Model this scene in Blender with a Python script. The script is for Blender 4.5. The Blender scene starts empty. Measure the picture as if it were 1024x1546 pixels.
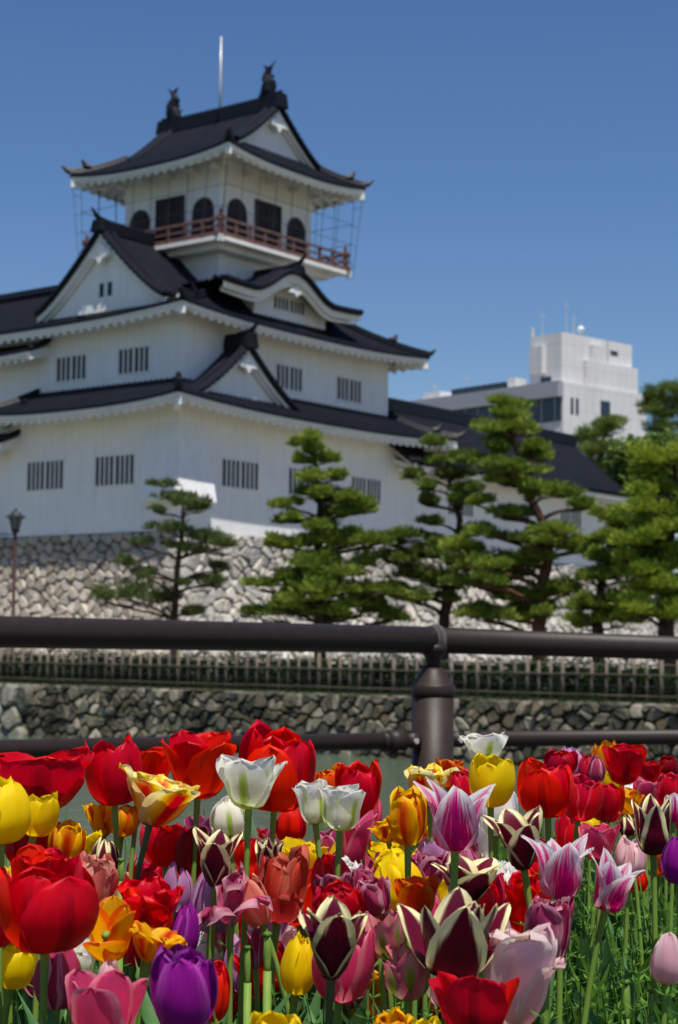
import bpy, math, random
import numpy as np
from mathutils import Matrix, Vector
R = math.radians
C = bpy.context.scene.collection
scene = bpy.context.scene
# ------------------------------------------------------------------ camera
F = 2632.0; CX = 512; CY = 773; EZ = 0.60
pitch = R(4.43); roll = math.atan(0.011)
_fw = np.array([0, math.cos(pitch), math.sin(pitch)]); _up = np.array([0, -math.sin(pitch), math.cos(pitch)])
_rt = np.array([1.0, 0, 0])
_r2 = _rt*math.cos(roll) + _up*math.sin(roll); _u2 = -_rt*math.sin(roll) + _up*math.cos(roll)
EYE = np.array([0, 0, EZ])
def ray(x, y): return _fw + _r2*((x-CX)/F) + _u2*(-(y-CY)/F)
def atY(x, y, Y):
    r = ray(x, y); return EYE + r*(Y/r[1])
cam = bpy.data.cameras.new('camera'); cam_o = bpy.data.objects.new('camera', cam); C.objects.link(cam_o)
cam.sensor_fit = 'VERTICAL'; cam.sensor_height = 36; cam.lens = F/1546*36
cam.clip_start = 0.05; cam.clip_end = 9000
m = Matrix.Identity(4)
for i in range(3):
    m[i][0] = _r2[i]; m[i][1] = _u2[i]; m[i][2] = -_fw[i]; m[i][3] = EYE[i]
cam_o.matrix_world = m
cam.dof.use_dof = True; cam.dof.focus_distance = 1.85; cam.dof.aperture_fstop = 15
scene.camera = cam_o
scene.render.resolution_x = 678; scene.render.resolution_y = 1024
# ------------------------------------------------------------------ light
SUN_EL = R(69.6); sh = np.array([0.312, -0.950]); sh /= np.linalg.norm(sh)
sun_v = Vector((sh[0]*math.cos(SUN_EL), sh[1]*math.cos(SUN_EL), math.sin(SUN_EL)))
w = bpy.data.worlds.new('World'); scene.world = w; w.use_nodes = True
nt = w.node_tree; bg = nt.nodes['Background']
sky = nt.nodes.new('ShaderNodeTexSky'); sky.sky_type = 'NISHITA'; sky.sun_disc = False
sky.sun_elevation = SUN_EL; sky.sun_rotation = math.atan2(sh[0], sh[1])
sky.air_density = 1.0; sky.dust_density = 0.3; sky.ozone_density = 3.5; sky.altitude = 0
hs = nt.nodes.new('ShaderNodeHueSaturation'); hs.inputs['Hue'].default_value = .507; hs.inputs['Saturation'].default_value = 1.20; hs.inputs['Value'].default_value = 1.12
nt.links.new(sky.outputs[0], hs.inputs['Color']); nt.links.new(hs.outputs[0], bg.inputs[0]); bg.inputs[1].default_value = 0.073
sl = bpy.data.lights.new('sun', 'SUN'); sl.energy = 5.0; sl.angle = R(0.5); sl.color = (1, .95, .87)
so = bpy.data.objects.new('sun', sl); C.objects.link(so)
so.rotation_euler = (-sun_v).to_track_quat('-Z', 'Y').to_euler()
scene.view_settings.view_transform = 'Standard'; scene.view_settings.look = 'None'
scene.view_settings.exposure = 0.23
scene.cycles.max_bounces = 8; scene.cycles.transparent_max_bounces = 8
scene.cycles.use_denoising = True
# ------------------------------------------------------------------ materials
def mat(name, col, rough=.6, spec=.4, metal=0, noise=None, bump=0, bscale=20, c2=None, nscale=4, coord='Object', island=None, detail=4):
    M = bpy.data.materials.new(name); M.use_nodes = True; n = M.node_tree.nodes; l = M.node_tree.links
    b = n['Principled BSDF']; b.inputs['Base Color'].default_value = (*col, 1); b.inputs['Roughness'].default_value = rough
    b.inputs['Specular IOR Level'].default_value = spec; b.inputs['Metallic'].default_value = metal
    tc = n.new('ShaderNodeTexCoord')
    out = None
    if c2 is not None:
        t = n.new('ShaderNodeTexNoise'); t.inputs['Scale'].default_value = nscale; t.inputs['Detail'].default_value = detail
        t.inputs['Roughness'].default_value = .65
        l.new(tc.outputs[coord], t.inputs['Vector'])
        r = n.new('ShaderNodeValToRGB'); r.color_ramp.elements[0].position = .35; r.color_ramp.elements[1].position = .68
        r.color_ramp.elements[0].color = (*col, 1); r.color_ramp.elements[1].color = (*c2, 1)
        l.new(t.outputs['Fac'], r.inputs['Fac']); out = r.outputs['Color']
    if island is not None:
        g = n.new('ShaderNodeNewGeometry'); r2 = n.new('ShaderNodeValToRGB'); els = r2.color_ramp.elements
        for k, c in enumerate(island):
            if k < 2: e = els[k]; e.position = k/(len(island)-1)
            else: e = els.new(k/(len(island)-1))
        for k, c in enumerate(island):
            e = els[k]; e.position = k/(len(island)-1); e.color = (*c, 1)
        l.new(g.outputs['Random Per Island'], r2.inputs['Fac'])
        if out is None: out = r2.outputs['Color']
        else:
            mx = n.new('ShaderNodeMix'); mx.data_type = 'RGBA'; mx.blend_type = 'MULTIPLY'; mx.inputs[0].default_value = 1
            l.new(out, mx.inputs[6]); l.new(r2.outputs['Color'], mx.inputs[7]); out = mx.outputs[2]
    if out is not None: l.new(out, b.inputs['Base Color'])
    if bump:
        t = n.new('ShaderNodeTexNoise'); t.inputs['Scale'].default_value = bscale; t.inputs['Detail'].default_value = 5
        l.new(tc.outputs[coord], t.inputs['Vector'])
        bp = n.new('ShaderNodeBump'); bp.inputs['Strength'].default_value = 1; bp.inputs['Distance'].default_value = bump
        l.new(t.outputs['Fac'], bp.inputs['Height']); l.new(bp.outputs[0], b.inputs['Normal'])
    return M
M = {}
M['plaster'] = mat('white_plaster', (.78, .78, .78), .8, .2, c2=(.85, .85, .84), nscale=.7, detail=6, bump=.004, bscale=3)
M['trim'] = mat('white_trim', (.72, .72, .70), .7, .3, c2=(.80, .80, .78), nscale=1.5)
M['tile'] = mat('black_tile', (.004, .005, .0095), .5, .2, c2=(.009, .011, .019), nscale=5, bump=.01, bscale=9)
M['wood_dark'] = mat('dark_wood', (.035, .018, .014), .6, .3, c2=(.06, .03, .022), nscale=6)
M['wood_red'] = mat('red_brown_rail_paint', (.15, .078, .065), .65, .25, c2=(.20, .105, .088), nscale=4)
M['dark'] = mat('dark_opening', (.012, .013, .016), .5, .4)
M['wire'] = mat('dark_wire', (.02, .022, .025), .5, .4)
M['pale_metal'] = mat('pale_metal', (.55, .52, .5), .4, .5, metal=.3)
M['stone_pale'] = mat('pale_masonry', (.70, .68, .66), .85, .25, c2=(1.15, 1.1, 1.02), nscale=2.2, detail=8, bump=.05, bscale=6,
                      island=[(.36, .32, .26), (.48, .43, .37), (.40, .38, .35), (.55, .50, .43), (.32, .295, .26)])
M['stone_grey'] = mat('grey_masonry', (.62, .62, .62), .85, .25, c2=(1.2, 1.16, 1.1), nscale=2.5, detail=8, bump=.06, bscale=5,
                      island=[(.42, .40, .37), (.54, .51, .47), (.33, .32, .31), (.60, .57, .52), (.46, .42, .37)])
M['stone_moat'] = mat('moat_stone', (.13, .14, .10), .85, .25, c2=(1.30, 1.24, 1.12), nscale=.55, detail=8, bump=.03, bscale=9,  # broad dark and bright noise: moss and damp, plus shading put into the colour
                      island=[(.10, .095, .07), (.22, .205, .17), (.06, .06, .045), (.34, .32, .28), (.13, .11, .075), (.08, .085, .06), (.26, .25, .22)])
M['boulder'] = mat('pale_boulder', (.5, .5, .44), .85, .25, c2=(1.1, 1.08, 1.0), nscale=2.6, detail=8, bump=.04, bscale=6, island=[(.20, .19, .165), (.28, .27, .24), (.15, .145, .12)])
M['gap_pale'] = mat('pale_joint_earth', (.10, .09, .075), .95, .1, c2=(.17, .155, .13), nscale=3)  # paler earth colour for the joints of the castle base
M['gap'] = mat('dark_earth_gap', (.03, .028, .024), .95, .1, c2=(.05, .055, .03), nscale=2)
M['soil'] = mat('dark_soil', (.03, .022, .015), .95, .1, c2=(.06, .045, .03), nscale=30, bump=.01, bscale=60)
M['ground'] = mat('park_ground', (.19, .165, .125), .95, .1, c2=(.12, .12, .065), nscale=.3, detail=8)
M['path'] = mat('path_paving', (.06, .057, .052), .9, .2, c2=(.09, .085, .078), nscale=3, detail=8)
M['rail'] = mat('brown_rail_paint', (.023, .0145, .0118), .5, .28, c2=(.029, .0185, .0152), nscale=25, bump=.0006, bscale=70)
M['bamboo'] = mat('weathered_bamboo', (.095, .075, .055), .75, .3, c2=(.18, .15, .115), nscale=2.5, detail=6)
M['bamboo_dark'] = mat('dark_weathered_bamboo', (.06, .05, .038), .75, .3, c2=(.12, .10, .08), nscale=2.5, detail=6)
M['bark'] = mat('pine_bark', (.035, .025, .02), .9, .2, c2=(.075, .05, .035), nscale=5, bump=.04, bscale=14)
M['bark_red'] = mat('red_pine_bark', (.10, .045, .028), .9, .2, c2=(.17, .08, .05), nscale=4, bump=.04, bscale=12)
def leafmat(name, cols, transl=.35, scale=.8):
    X = mat(name, cols[0], .55, .3, c2=cols[1], nscale=scale, detail=5)
    n = X.node_tree.nodes; l = X.node_tree.links; b = n['Principled BSDF']
    src = b.inputs['Base Color'].links[0].from_socket
    t = n.new('ShaderNodeBsdfTranslucent'); l.new(src, t.inputs[0])
    mx = n.new('ShaderNodeMixShader'); mx.inputs[0].default_value = transl
    l.new(b.outputs[0], mx.inputs[1]); l.new(t.outputs[0], mx.inputs[2]); l.new(mx.outputs[0], n['Material Output'].inputs[0])
    return X
M['pine'] = leafmat('pine_needles', [(.10, .165, .018), (.27, .34, .045)], .25)
M['pine_bright'] = leafmat('bright_pine_needles', [(.15, .235, .02), (.33, .40, .04)], .3)
M['pine_dark'] = leafmat('dark_pine_needles', [(.07, .12, .018), (.18, .24, .04)], .2)
M['pine_sparse'] = leafmat('sparse_pine_needles', [(.06, .10, .025), (.13, .17, .045)], .2)
M['broadleaf'] = leafmat('broad_leaves', [(.08, .15, .03), (.19, .28, .06)], .3, .5)
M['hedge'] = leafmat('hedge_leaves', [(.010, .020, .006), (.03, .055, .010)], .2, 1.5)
M['tulip_leaf'] = leafmat('tulip_leaf', [(.06, .17, .055), (.12, .26, .08)], .35, 14)
M['tulip_stem'] = leafmat('tulip_stem', [(.19, .33, .05), (.27, .42, .08)], .3, 20)
M['stem_dark'] = leafmat('dark_tulip_stem', [(.05, .08, .03), (.09, .12, .04)], .1, 20)
M['weed'] = leafmat('weed_leaves', [(.06, .16, .02), (.14, .29, .035)], .35, 9)
def streaks(X, amount=.10):
    n = X.node_tree.nodes; l = X.node_tree.links; b = n['Principled BSDF']; src = b.inputs['Base Color'].links[0].from_socket
    tc = n.new('ShaderNodeTexCoord'); mp = n.new('ShaderNodeMapping'); mp.inputs['Scale'].default_value = (3.2, 3.2, .16); l.new(tc.outputs['Object'], mp.inputs[0])
    t = n.new('ShaderNodeTexNoise'); t.inputs['Scale'].default_value = 1.6; t.inputs['Detail'].default_value = 7; t.inputs['Roughness'].default_value = .7; l.new(mp.outputs[0], t.inputs['Vector'])
    r = n.new('ShaderNodeMapRange'); r.inputs[1].default_value = .48; r.inputs[2].default_value = .78; r.inputs[3].default_value = 0; r.inputs[4].default_value = amount*4; l.new(t.outputs['Fac'], r.inputs[0])
    m_ = n.new('ShaderNodeMix'); m_.data_type = 'RGBA'; l.new(r.outputs[0], m_.inputs[0]); l.new(src, m_.inputs[6]); m_.inputs[7].default_value = (.46, .45, .41, 1); l.new(m_.outputs[2], b.inputs['Base Color'])
# water
streaks(M['plaster'], .10)
W_ = bpy.data.materials.new('moat_water'); W_.use_nodes = True; n = W_.node_tree.nodes; l = W_.node_tree.links
b = n['Principled BSDF']; b.inputs['Base Color'].default_value = (.075, .108, .07, 1); b.inputs['Roughness'].default_value = .16
tc = n.new('ShaderNodeTexCoord'); t = n.new('ShaderNodeTexNoise'); t.inputs['Scale'].default_value = 1.6; t.inputs['Detail'].default_value = 4
l.new(tc.outputs['Object'], t.inputs['Vector']); bp = n.new('ShaderNodeBump'); bp.inputs['Distance'].default_value = .05
l.new(t.outputs['Fac'], bp.inputs['Height']); l.new(bp.outputs[0], b.inputs['Normal']); M['water'] = W_
# ------------------------------------------------------------------ object helpers
def tag(o, label=None, cat=None, group=None, kind=None):
    if label: o['label'] = label
    if cat: o['category'] = cat
    if group: o['group'] = group
    if kind: o['kind'] = kind
    return o
def empty(name, loc, rz=0, label=None, cat=None, group=None):
    o = bpy.data.objects.new(name, None); C.objects.link(o); o.location = [float(v) for v in loc]; o.rotation_euler = (0, 0, rz)
    o.empty_display_size = .1
    return tag(o, label, cat, group)
class MB:
    def __init__(s): s.v = []; s.f = []; s.uv = None
    def add(s, vs, fs):
        k = len(s.v); s.v += [tuple(float(c) for c in p) for p in vs]; s.f += [tuple(i+k for i in f) for f in fs]
    def box(s, x0, x1, y0, y1, z0, z1):
        s.add([(x0,y0,z0),(x1,y0,z0),(x1,y1,z0),(x0,y1,z0),(x0,y0,z1),(x1,y0,z1),(x1,y1,z1),(x0,y1,z1)],
              [(0,3,2,1),(4,5,6,7),(0,1,5,4),(1,2,6,5),(2,3,7,6),(3,0,4,7)])
    def hexa(s, p):  # 8 points like box
        s.add(p, [(0,3,2,1),(4,5,6,7),(0,1,5,4),(1,2,6,5),(2,3,7,6),(3,0,4,7)])
    def grid(s, P, flip=False):
        a = len(P); c = len(P[0]); vs = [q for r in P for q in r]; fs = []
        for i in range(a-1):
            for j in range(c-1):
                f = (i*c+j, i*c+j+1, (i+1)*c+j+1, (i+1)*c+j); fs.append(f[::-1] if flip else f)
        s.add(vs, fs)
    def tube(s, path, rad, n=8, cap=True):
        path = [np.array(p, float) for p in path]
        if not hasattr(rad, '__len__'): rad = [rad]*len(path)
        rings = []; prev = None
        for i, p in enumerate(path):
            d = path[min(i+1, len(path)-1)] - path[max(i-1, 0)]; d /= (np.linalg.norm(d)+1e-9)
            if prev is None:
                a = np.array([0,0,1.]) if abs(d[2]) < .9 else np.array([1.,0,0])
                u = np.cross(d, a)
            else: u = prev - d*(prev@d)
            u /= (np.linalg.norm(u)+1e-9); v = np.cross(d, u); prev = u
            rings.append([p + rad[i]*(u*math.cos(2*math.pi*k/n) + v*math.sin(2*math.pi*k/n)) for k in range(n)])
        k0 = len(s.v); s.v += [tuple(q) for r in rings for q in r]
        for i in range(len(path)-1):
            for k in range(n):
                s.f.append((k0+i*n+k, k0+i*n+(k+1)%n, k0+(i+1)*n+(k+1)%n, k0+(i+1)*n+k))
        if cap:
            s.f.append(tuple(k0+k for k in range(n))[::-1]); e = k0+(len(path)-1)*n; s.f.append(tuple(e+k for k in range(n)))
    def lathe(s, c, prof, n=24):
        s.tube_rings([[(c[0]+r*math.cos(2*math.pi*k/n), c[1]+r*math.sin(2*math.pi*k/n), c[2]+z) for k in range(n)] for r, z in prof])
    def tube_rings(s, rings):
        n = len(rings[0]); k0 = len(s.v); s.v += [tuple(q) for r in rings for q in r]
        for i in range(len(rings)-1):
            for k in range(n): s.f.append((k0+i*n+k, k0+i*n+(k+1)%n, k0+(i+1)*n+(k+1)%n, k0+(i+1)*n+k))
        s.f.append(tuple(k0+k for k in range(n))[::-1]); e = k0+(len(rings)-1)*n; s.f.append(tuple(e+k for k in range(n)))
    def prism(s, poly, off):  # poly 3D points, off vector
        n = len(poly); off = np.array(off, float)
        s.add([tuple(p) for p in poly] + [tuple(np.array(p)+off) for p in poly],
              [tuple(range(n)), tuple(range(n, 2*n))[::-1]] + [(i, n+i, n+(i+1) % n, (i+1) % n) for i in range(n)])
    def build(s, name, material, parent=None, smooth=False, loc=None, uv=None):
        me = bpy.data.meshes.new(name); me.from_pydata(s.v, [], s.f); me.materials.append(material)
        if uv is not None:
            ul = me.uv_layers.new(name='UVMap'); li = np.empty(len(me.loops), dtype=np.int32); me.loops.foreach_get('vertex_index', li)
            ul.data.foreach_set('uv', np.array(uv, dtype=np.float32)[li].ravel())
        if smooth: me.polygons.foreach_set('use_smooth', [True]*len(me.polygons))
        me.validate(); me.update()
        o = bpy.data.objects.new(name, me); C.objects.link(o)
        if parent is not None: o.parent = parent
        if loc is not None: o.location = [float(c) for c in loc]
        return o
def lerp(a, b, t): return np.array(a, float)*(1-t) + np.array(b, float)*t
# ------------------------------------------------------------------ places
CA = R(-37.8)
ex = np.array([math.cos(CA), math.sin(CA), 0]); ey = np.array([-math.sin(CA), math.cos(CA), 0])
O = atY(267, 800, 65.0)                    # foot of the near corner of the keep
def Wd(x, y, z): return O + ex*x + ey*y + np.array([0, 0, z])
GZ = -0.47; WZ = -1.85                      # ground and water level
gl = GZ - O[2]; wl = WZ - O[2]
# ------------------------------------------------------------------ ground and water
def sheet(name, pts, z, material):
    mb = MB(); mb.add([(p[0], p[1], z) for p in pts], [tuple(range(len(pts)))]); o = mb.build(name, material); tag(o, kind='structure'); return o
BK = -15.7
P = [Wd(-3500, BK+.12, 0), Wd(3500, BK+.12, 0), Wd(3500, 6000, 0), Wd(-3500, 6000, 0)]
sheet('ground', P, GZ, M['ground'])
sheet('water', [(-3600, 6.9), (3600, 6.9), (3600, 300), (-3600, 300)], WZ, M['water'])
mb = MB(); mb.box(-60, 60, -8, 7.4, -3.2, -.5); tag(mb.build('path', M['path']), kind='structure')
mb = MB(); mb.box(-3.2, 3.2, .35, 3.5, -.497, 0); tag(mb.build('flower_bed_soil', M['soil']), kind='structure')
# ------------------------------------------------------------------ masonry
def masonry(mb, back, fn, L, H, sw, shh, seed, jit=.38, row=False, dome=.12, gap=.03, sizes=None):
    rnd = random.Random(seed); pts = []; cells = []
    nr = max(1, round(H/shh)); hh = H/nr
    for r in range(nr):
        x = -sw*rnd.random()
        while x < L+sw:
            wv = sw*rnd.uniform(.65, 1.4); pts.append((x+wv/2 + (0 if row else rnd.uniform(-jit, jit)*sw*.5), (r+.5)*hh + rnd.uniform(-jit, jit)*hh*(.35 if row else 1))); x += wv
    if row:
        y = 0.0; pts = []
        while y < H-.02:
            h = shh*rnd.uniform(.75, 1.3); h = H-y if H-y-h < .2 else h; x = -sw*rnd.random()*.5; jx0 = jy = 0
            while x < L:
                wv = sw*rnd.uniform(.45, 1.45); j = lambda k: rnd.uniform(-k, k)
                x0, x1 = max(x, 0), min(x+wv, L)
                if x1-x0 > .12:
                    pts.append(((x0+x1)/2, y+h/2)); cells.append([(x0+j(.05), y+j(.04)), (x1+j(.05), y+j(.04)), (x1+j(.06), y+h+j(.06)), ((x0+x1)/2, y+h+j(.07)), (x0+j(.06), y+h+j(.06))])
                x += wv
            y += h
    cs = max(sw, shh)*2.2; cell = {}
    for i, p in enumerate(pts): cell.setdefault((int(p[0]//cs), int(p[1]//cs)), []).append(i)
    for i, p in enumerate(pts):
        poly = [(max(p[0]-sw*1.6, 0), max(p[1]-shh*1.6, 0)), (min(p[0]+sw*1.6, L), max(p[1]-shh*1.6, 0)), (min(p[0]+sw*1.6, L), min(p[1]+shh*1.6, H)), (max(p[0]-sw*1.6, 0), min(p[1]+shh*1.6, H))]
        if p[0] < 0 or p[0] > L: continue
        cx, cy = int(p[0]//cs), int(p[1]//cs)
        if row: poly = cells[i]
        for a in (() if row else (-1, 0, 1)):
            for b_ in (-1, 0, 1):
                for j in cell.get((cx+a, cy+b_), []):
                    if j == i: continue
                    q = pts[j]; mx, my = (p[0]+q[0])/2, (p[1]+q[1])/2; nx, ny = q[0]-p[0], q[1]-p[1]
                    out = []
                    for k in range(len(poly)):
                        A, B = poly[k], poly[(k+1) % len(poly)]
                        da = (A[0]-mx)*nx+(A[1]-my)*ny; db = (B[0]-mx)*nx+(B[1]-my)*ny
                        if da <= 0: out.append(A)
                        if da*db < 0: t = da/(da-db); out.append((A[0]+(B[0]-A[0])*t, A[1]+(B[1]-A[1])*t))
                    poly = out
                    if len(poly) < 3: break
                if len(poly) < 3: break
            if len(poly) < 3: break
        if len(poly) < 3: continue
        # subdivide corners for roundness
        pp = []
        for k in range(len(poly)):
            A, B = poly[k], poly[(k+1) % len(poly)]
            if math.hypot(A[0]-B[0], A[1]-B[1]) < .02: continue
            pp += [(A[0]*.82+B[0]*.18, A[1]*.82+B[1]*.18), (A[0]*.18+B[0]*.82, A[1]*.18+B[1]*.82)]
        if len(pp) < 4: continue
        gx = sum(q[0] for q in pp)/len(pp); gy = sum(q[1] for q in pp)/len(pp)
        r0 = math.sqrt(sum((q[0]-gx)**2+(q[1]-gy)**2 for q in pp)/len(pp))
        s0 = max(.3, 1-gap/r0); tx, ty = rnd.uniform(-.25, .25), rnd.uniform(-.25, .25); dd = dome*rnd.uniform(.5, 1.35)
        rings = []
        for sc, d in ((s0, -.10), (s0*.97, dd*.35), (s0*.80, dd*.85)):
            rings.append([fn(gx+(q[0]-gx)*sc, gy+(q[1]-gy)*sc, d + (tx*(q[0]-gx)+ty*(q[1]-gy))*sc*(1 if d > 0 else 0) + (rnd.uniform(-.012, .012) if d > 0 else 0)) for q in pp])
        nn = len(pp); k0 = len(mb.v); mb.v += [tuple(q) for r in rings for q in r]
        for a in range(2):
            for k in range(nn): mb.f.append((k0+a*nn+k, k0+a*nn+(k+1) % nn, k0+(a+1)*nn+(k+1) % nn, k0+(a+1)*nn+k))
        mb.f.append(tuple(k0+2*nn+k for k in range(nn)))
    back.grid([[fn(0, H*k/8, -.09), fn(L, H*k/8, -.09)] for k in range(9)])
castle_rz = CA
base = empty('stone_base', O, castle_rz, 'tall battered base of pale stones under the white castle', 'stone wall')
HB = -gl; BAT = 1.25
def bo(wv): t = 1-wv/HB; return BAT*(.22*t+.78*t*t)   # batter: offset outward with depth
mbk = MB()
s1 = MB(); Lx = 22
masonry(s1, mbk, lambda u, wv, d: (-Lx+u*(1+bo(wv)/Lx), -(bo(wv)+d), wv-HB), Lx, HB, .60, .36, 3, row=False, jit=.45, dome=.12, gap=.022)
s1.build('stone_facing', M['stone_pale'], base)
s2 = MB(); Ly = 42
masonry(s2, mbk, lambda u, wv, d: (bo(wv)+d, -bo(wv)+u*(1+bo(wv)/Ly), wv-HB), Ly, HB, .54, .44, 5, row=False, dome=.16, gap=.03, jit=.7)
s2.build('rubble_facing', M['stone_grey'], base)
# quoins on the corner
q = MB(); rnd = random.Random(4); z = 0; k = 0
while z < HB-.05:
    h = min(rnd.uniform(.42, .6), HB-z); o1 = bo(z)+.06; o2 = bo(z+h-.03)+.06
    a, c = (1.3, .6) if k % 2 else (.6, 1.3); a *= rnd.uniform(.85, 1.15)
    q.hexa([(o1-a, -o1, z-HB), (o1, -o1, z-HB), (o1, -o1+c, z-HB), (o1-a, -o1+c, z-HB), (o2-a, -o2, z+h-.03-HB), (o2, -o2, z+h-.03-HB), (o2, -o2+c, z+h-.03-HB), (o2-a, -o2+c, z+h-.03-HB)])
    z += h; k += 1
oq = q.build('corner_stone', M['stone_pale'], base); md = oq.modifiers.new('b', 'BEVEL'); md.width = .05; md.segments = 2
mbk.build('backing', M['gap_pale'], base)
t_ = MB(); t_.box(-Lx, 0, 0, Ly, -.5, -.012); t_.build('top_fill', M['gap'], base)
# ------------------------------------------------------------------ castle roof helpers
def roof_side(o0, o1, i0, i1, zo, zi, l0, l1, tile, eave, raft, thick=.34, ramp=.3, soff=.9, rib=.29, ribr=.055, pw=2.6, rafters=True):
    """one slope: eave from o0 to o1, upper edge i0 to i1 (2D points), l0/l1 upturn at both ends"""
    o0, o1, i0, i1 = [np.array(p, float) for p in (o0, o1, i0, i1)]
    L = np.linalg.norm(o1-o0); d = (o1-o0)/L; nrm = np.array([-d[1], d[0]])   # inward normal
    if (i0-o0)@nrm < 0: nrm = -nrm
    run = (i0-o0)@nrm; a0 = (i0-o0)@d; a1 = (i1-o0)@d
    def z(s, t):
        up = (l0*max(0, 1-2*s)**pw + l1*max(0, 2*s-1)**pw)*(1-t)**2
        return zo + (zi-zo)*(t*(1-ramp)+ramp*t*t) + up
    def S(s, t, dz=0, c=None):
        lo = a0*t; hi = L+(a1-L)*t
        if c is None: c = lo+(hi-lo)*s
        else: s = (c-lo)/max(hi-lo, 1e-6)
        p = o0 + d*c + nrm*run*t
        return (p[0], p[1], z(min(max(s, 0), 1), t)+dz)
    NS, NT = 25, 7
    tile.grid([[S(i/(NS-1), j/(NT-1)) for i in range(NS)] for j in range(NT)])
    n = max(2, int(L/rib)); c0 = (L-(n-1)*rib)/2
    for k in range(n):
        c = c0+k*rib; tm = 1.0
        if a0 > 1e-6: tm = min(tm, c/a0)
        if a1 < L-1e-6: tm = min(tm, (L-c)/(L-a1))
        if tm < .03: continue
        pts = [S(0, tm*j/5, 0, c) for j in range(6)]; w_ = d*ribr
        rows = []
        for p in pts:
            rows.append([(p[0]-w_[0], p[1]-w_[1], p[2]-.01), (p[0]-w_[0]*.6, p[1]-w_[1]*.6, p[2]+ribr), (p[0]+w_[0]*.6, p[1]+w_[1]*.6, p[2]+ribr), (p[0]+w_[0], p[1]+w_[1], p[2]-.01)])
        tile.grid(rows)
        p = pts[0]; e = -nrm*.03   # round end tile
        tile.prism([(p[0]+e[0]+w_[0]*1.15*math.cos(a), p[1]+e[1]+w_[1]*1.15*math.cos(a), p[2]+.0+ribr*1.15*math.sin(a)) for a in np.linspace(0, 2*math.pi, 7)[:-1]], (nrm[0]*.05, nrm[1]*.05, 0))
    # tile edge
    E = [S(i/(NS-1), 0) for i in range(NS)]
    tile.grid([[(p[0]-nrm[0]*.02, p[1]-nrm[1]*.02, p[2]-.09) for p in E], [(p[0]-nrm[0]*.02, p[1]-nrm[1]*.02, p[2]+.01) for p in E]])
    tile.grid([[(p[0]-nrm[0]*.02, p[1]-nrm[1]*.02, p[2]-.09) for p in E], [(p[0]+nrm[0]*.1, p[1]+nrm[1]*.1, p[2]-.09) for p in E]])
    # white fascia in two steps and soffit
    def off(p, a, dz): return (p[0]+nrm[0]*a, p[1]+nrm[1]*a, p[2]+dz)
    rows = [[off(p, .03, -.085) for p in E], [off(p, .03, -.085-.13) for p in E], [off(p, .09, -.085-.14) for p in E], [off(p, .09, -thick) for p in E], [off(p, .22, -thick) for p in E]]
    eave.grid(rows)
    eave.grid([[S(i/(NS-1), .02+soff*j/4, -thick+.03) for i in range(NS)] for j in range(5)])
    if rafters:
        rs = .47; n = max(2, int(L/rs)); c0 = (L-(n-1)*rs)/2
        for k in range(n):
            c = c0+k*rs; tm = soff
            if a0 > 1e-6: tm = min(tm, c/a0)
            if a1 < L-1e-6: tm = min(tm, (L-c)/(L-a1))
            if tm*run < .35: continue
            t0 = .10/run; hh = d*.08; rows = []
            A = S(0, t0, -thick+.0, c); B = S(0, tm, -thick+.0, c)
            A = np.array(A); B = np.array(B); h3 = np.array([hh[0], hh[1], 0]); dn = np.array([0, 0, -.155]); up = np.array([0,0,.06])
            raft.hexa([A-h3+dn, A+h3+dn, B+h3+dn, B-h3+dn, A-h3+up, A+h3+up, B+h3+up, B-h3+up])
    return S
def hip(tile, S, side, lift=.14, r=.12, steps=9, horn=True):
    """ridge of tiles on a hip line; S is a roof_side surface, side 0 or 1"""
    pts = [np.array(S(side, t)) for t in np.linspace(0, 1, steps)]
    for rr, dz in ((r*1.25, .02), (r*.85, .16)):
        tile.tube([p+np.array([0, 0, dz]) for p in pts], rr, 6)
    if horn:
        d = pts[0]-pts[1]; d[2] = 0; d /= np.linalg.norm(d)
        p = pts[0]+np.array([0, 0, .1])
        tile.tube([p-d*.2, p+d*.12+np.array([0,0,.06]), p+d*.36+np.array([0,0,.26])], [.15, .12, .04], 6)
        p = np.array(S(side, .33))+np.array([0, 0, .2])
        tile.tube([p-d*.1, p+d*.15+np.array([0,0,.05]), p+d*.3+np.array([0,0,.32])], [.16, .16, .05], 6)
def skirt(parent, outer, zo, inner, zi, lift, name='tiled_roof', **kw):
    x0, x1, y0, y1 = outer; a0, a1, b0, b1 = inner
    tile, eave, raft = MB(), MB(), MB()
    sides = [((x0,y0),(x1,y0),(a0,b0),(a1,b0)), ((x1,y0),(x1,y1),(a1,b0),(a1,b1)), ((x1,y1),(x0,y1),(a1,b1),(a0,b1)), ((x0,y1),(x0,y0),(a0,b1),(a0,b0))]
    for k, s in enumerate(sides):
        S = roof_side(*s, zo, zi, lift, lift, tile, eave, raft, **kw)
        hip(tile, S, 1)
    # corner rafter ends
    th = kw.get('thick', .34)
    for (cx_, cy_) in ((x0,y0),(x1,y0),(x1,y1),(x0,y1)):
        sx = 1 if cx_ == x1 else -1; sy = 1 if cy_ == y1 else -1
        dx, dy = -sx*.7071, -sy*.7071
        z_ = zo+lift-th-.02
        p = np.array([cx_+dx*.06, cy_+dy*.06, z_]); q_ = p+np.array([dx*1.5, dy*1.5, -.05]); hw = np.array([-dy*.13, dx*.13, 0]); dn = np.array([0,0,-.2]); up = np.array([0,0,.06])
        raft.hexa([p-hw+dn, p+hw+dn, q_+hw+dn, q_-hw+dn, p-hw+up, p+hw+up, q_+hw+up, q_-hw+up])
    r = tile.build(name, M['tile'], parent); eave.build('eave', M['trim'], r); raft.build('rafter_row', M['trim'], r)
    return r
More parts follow.
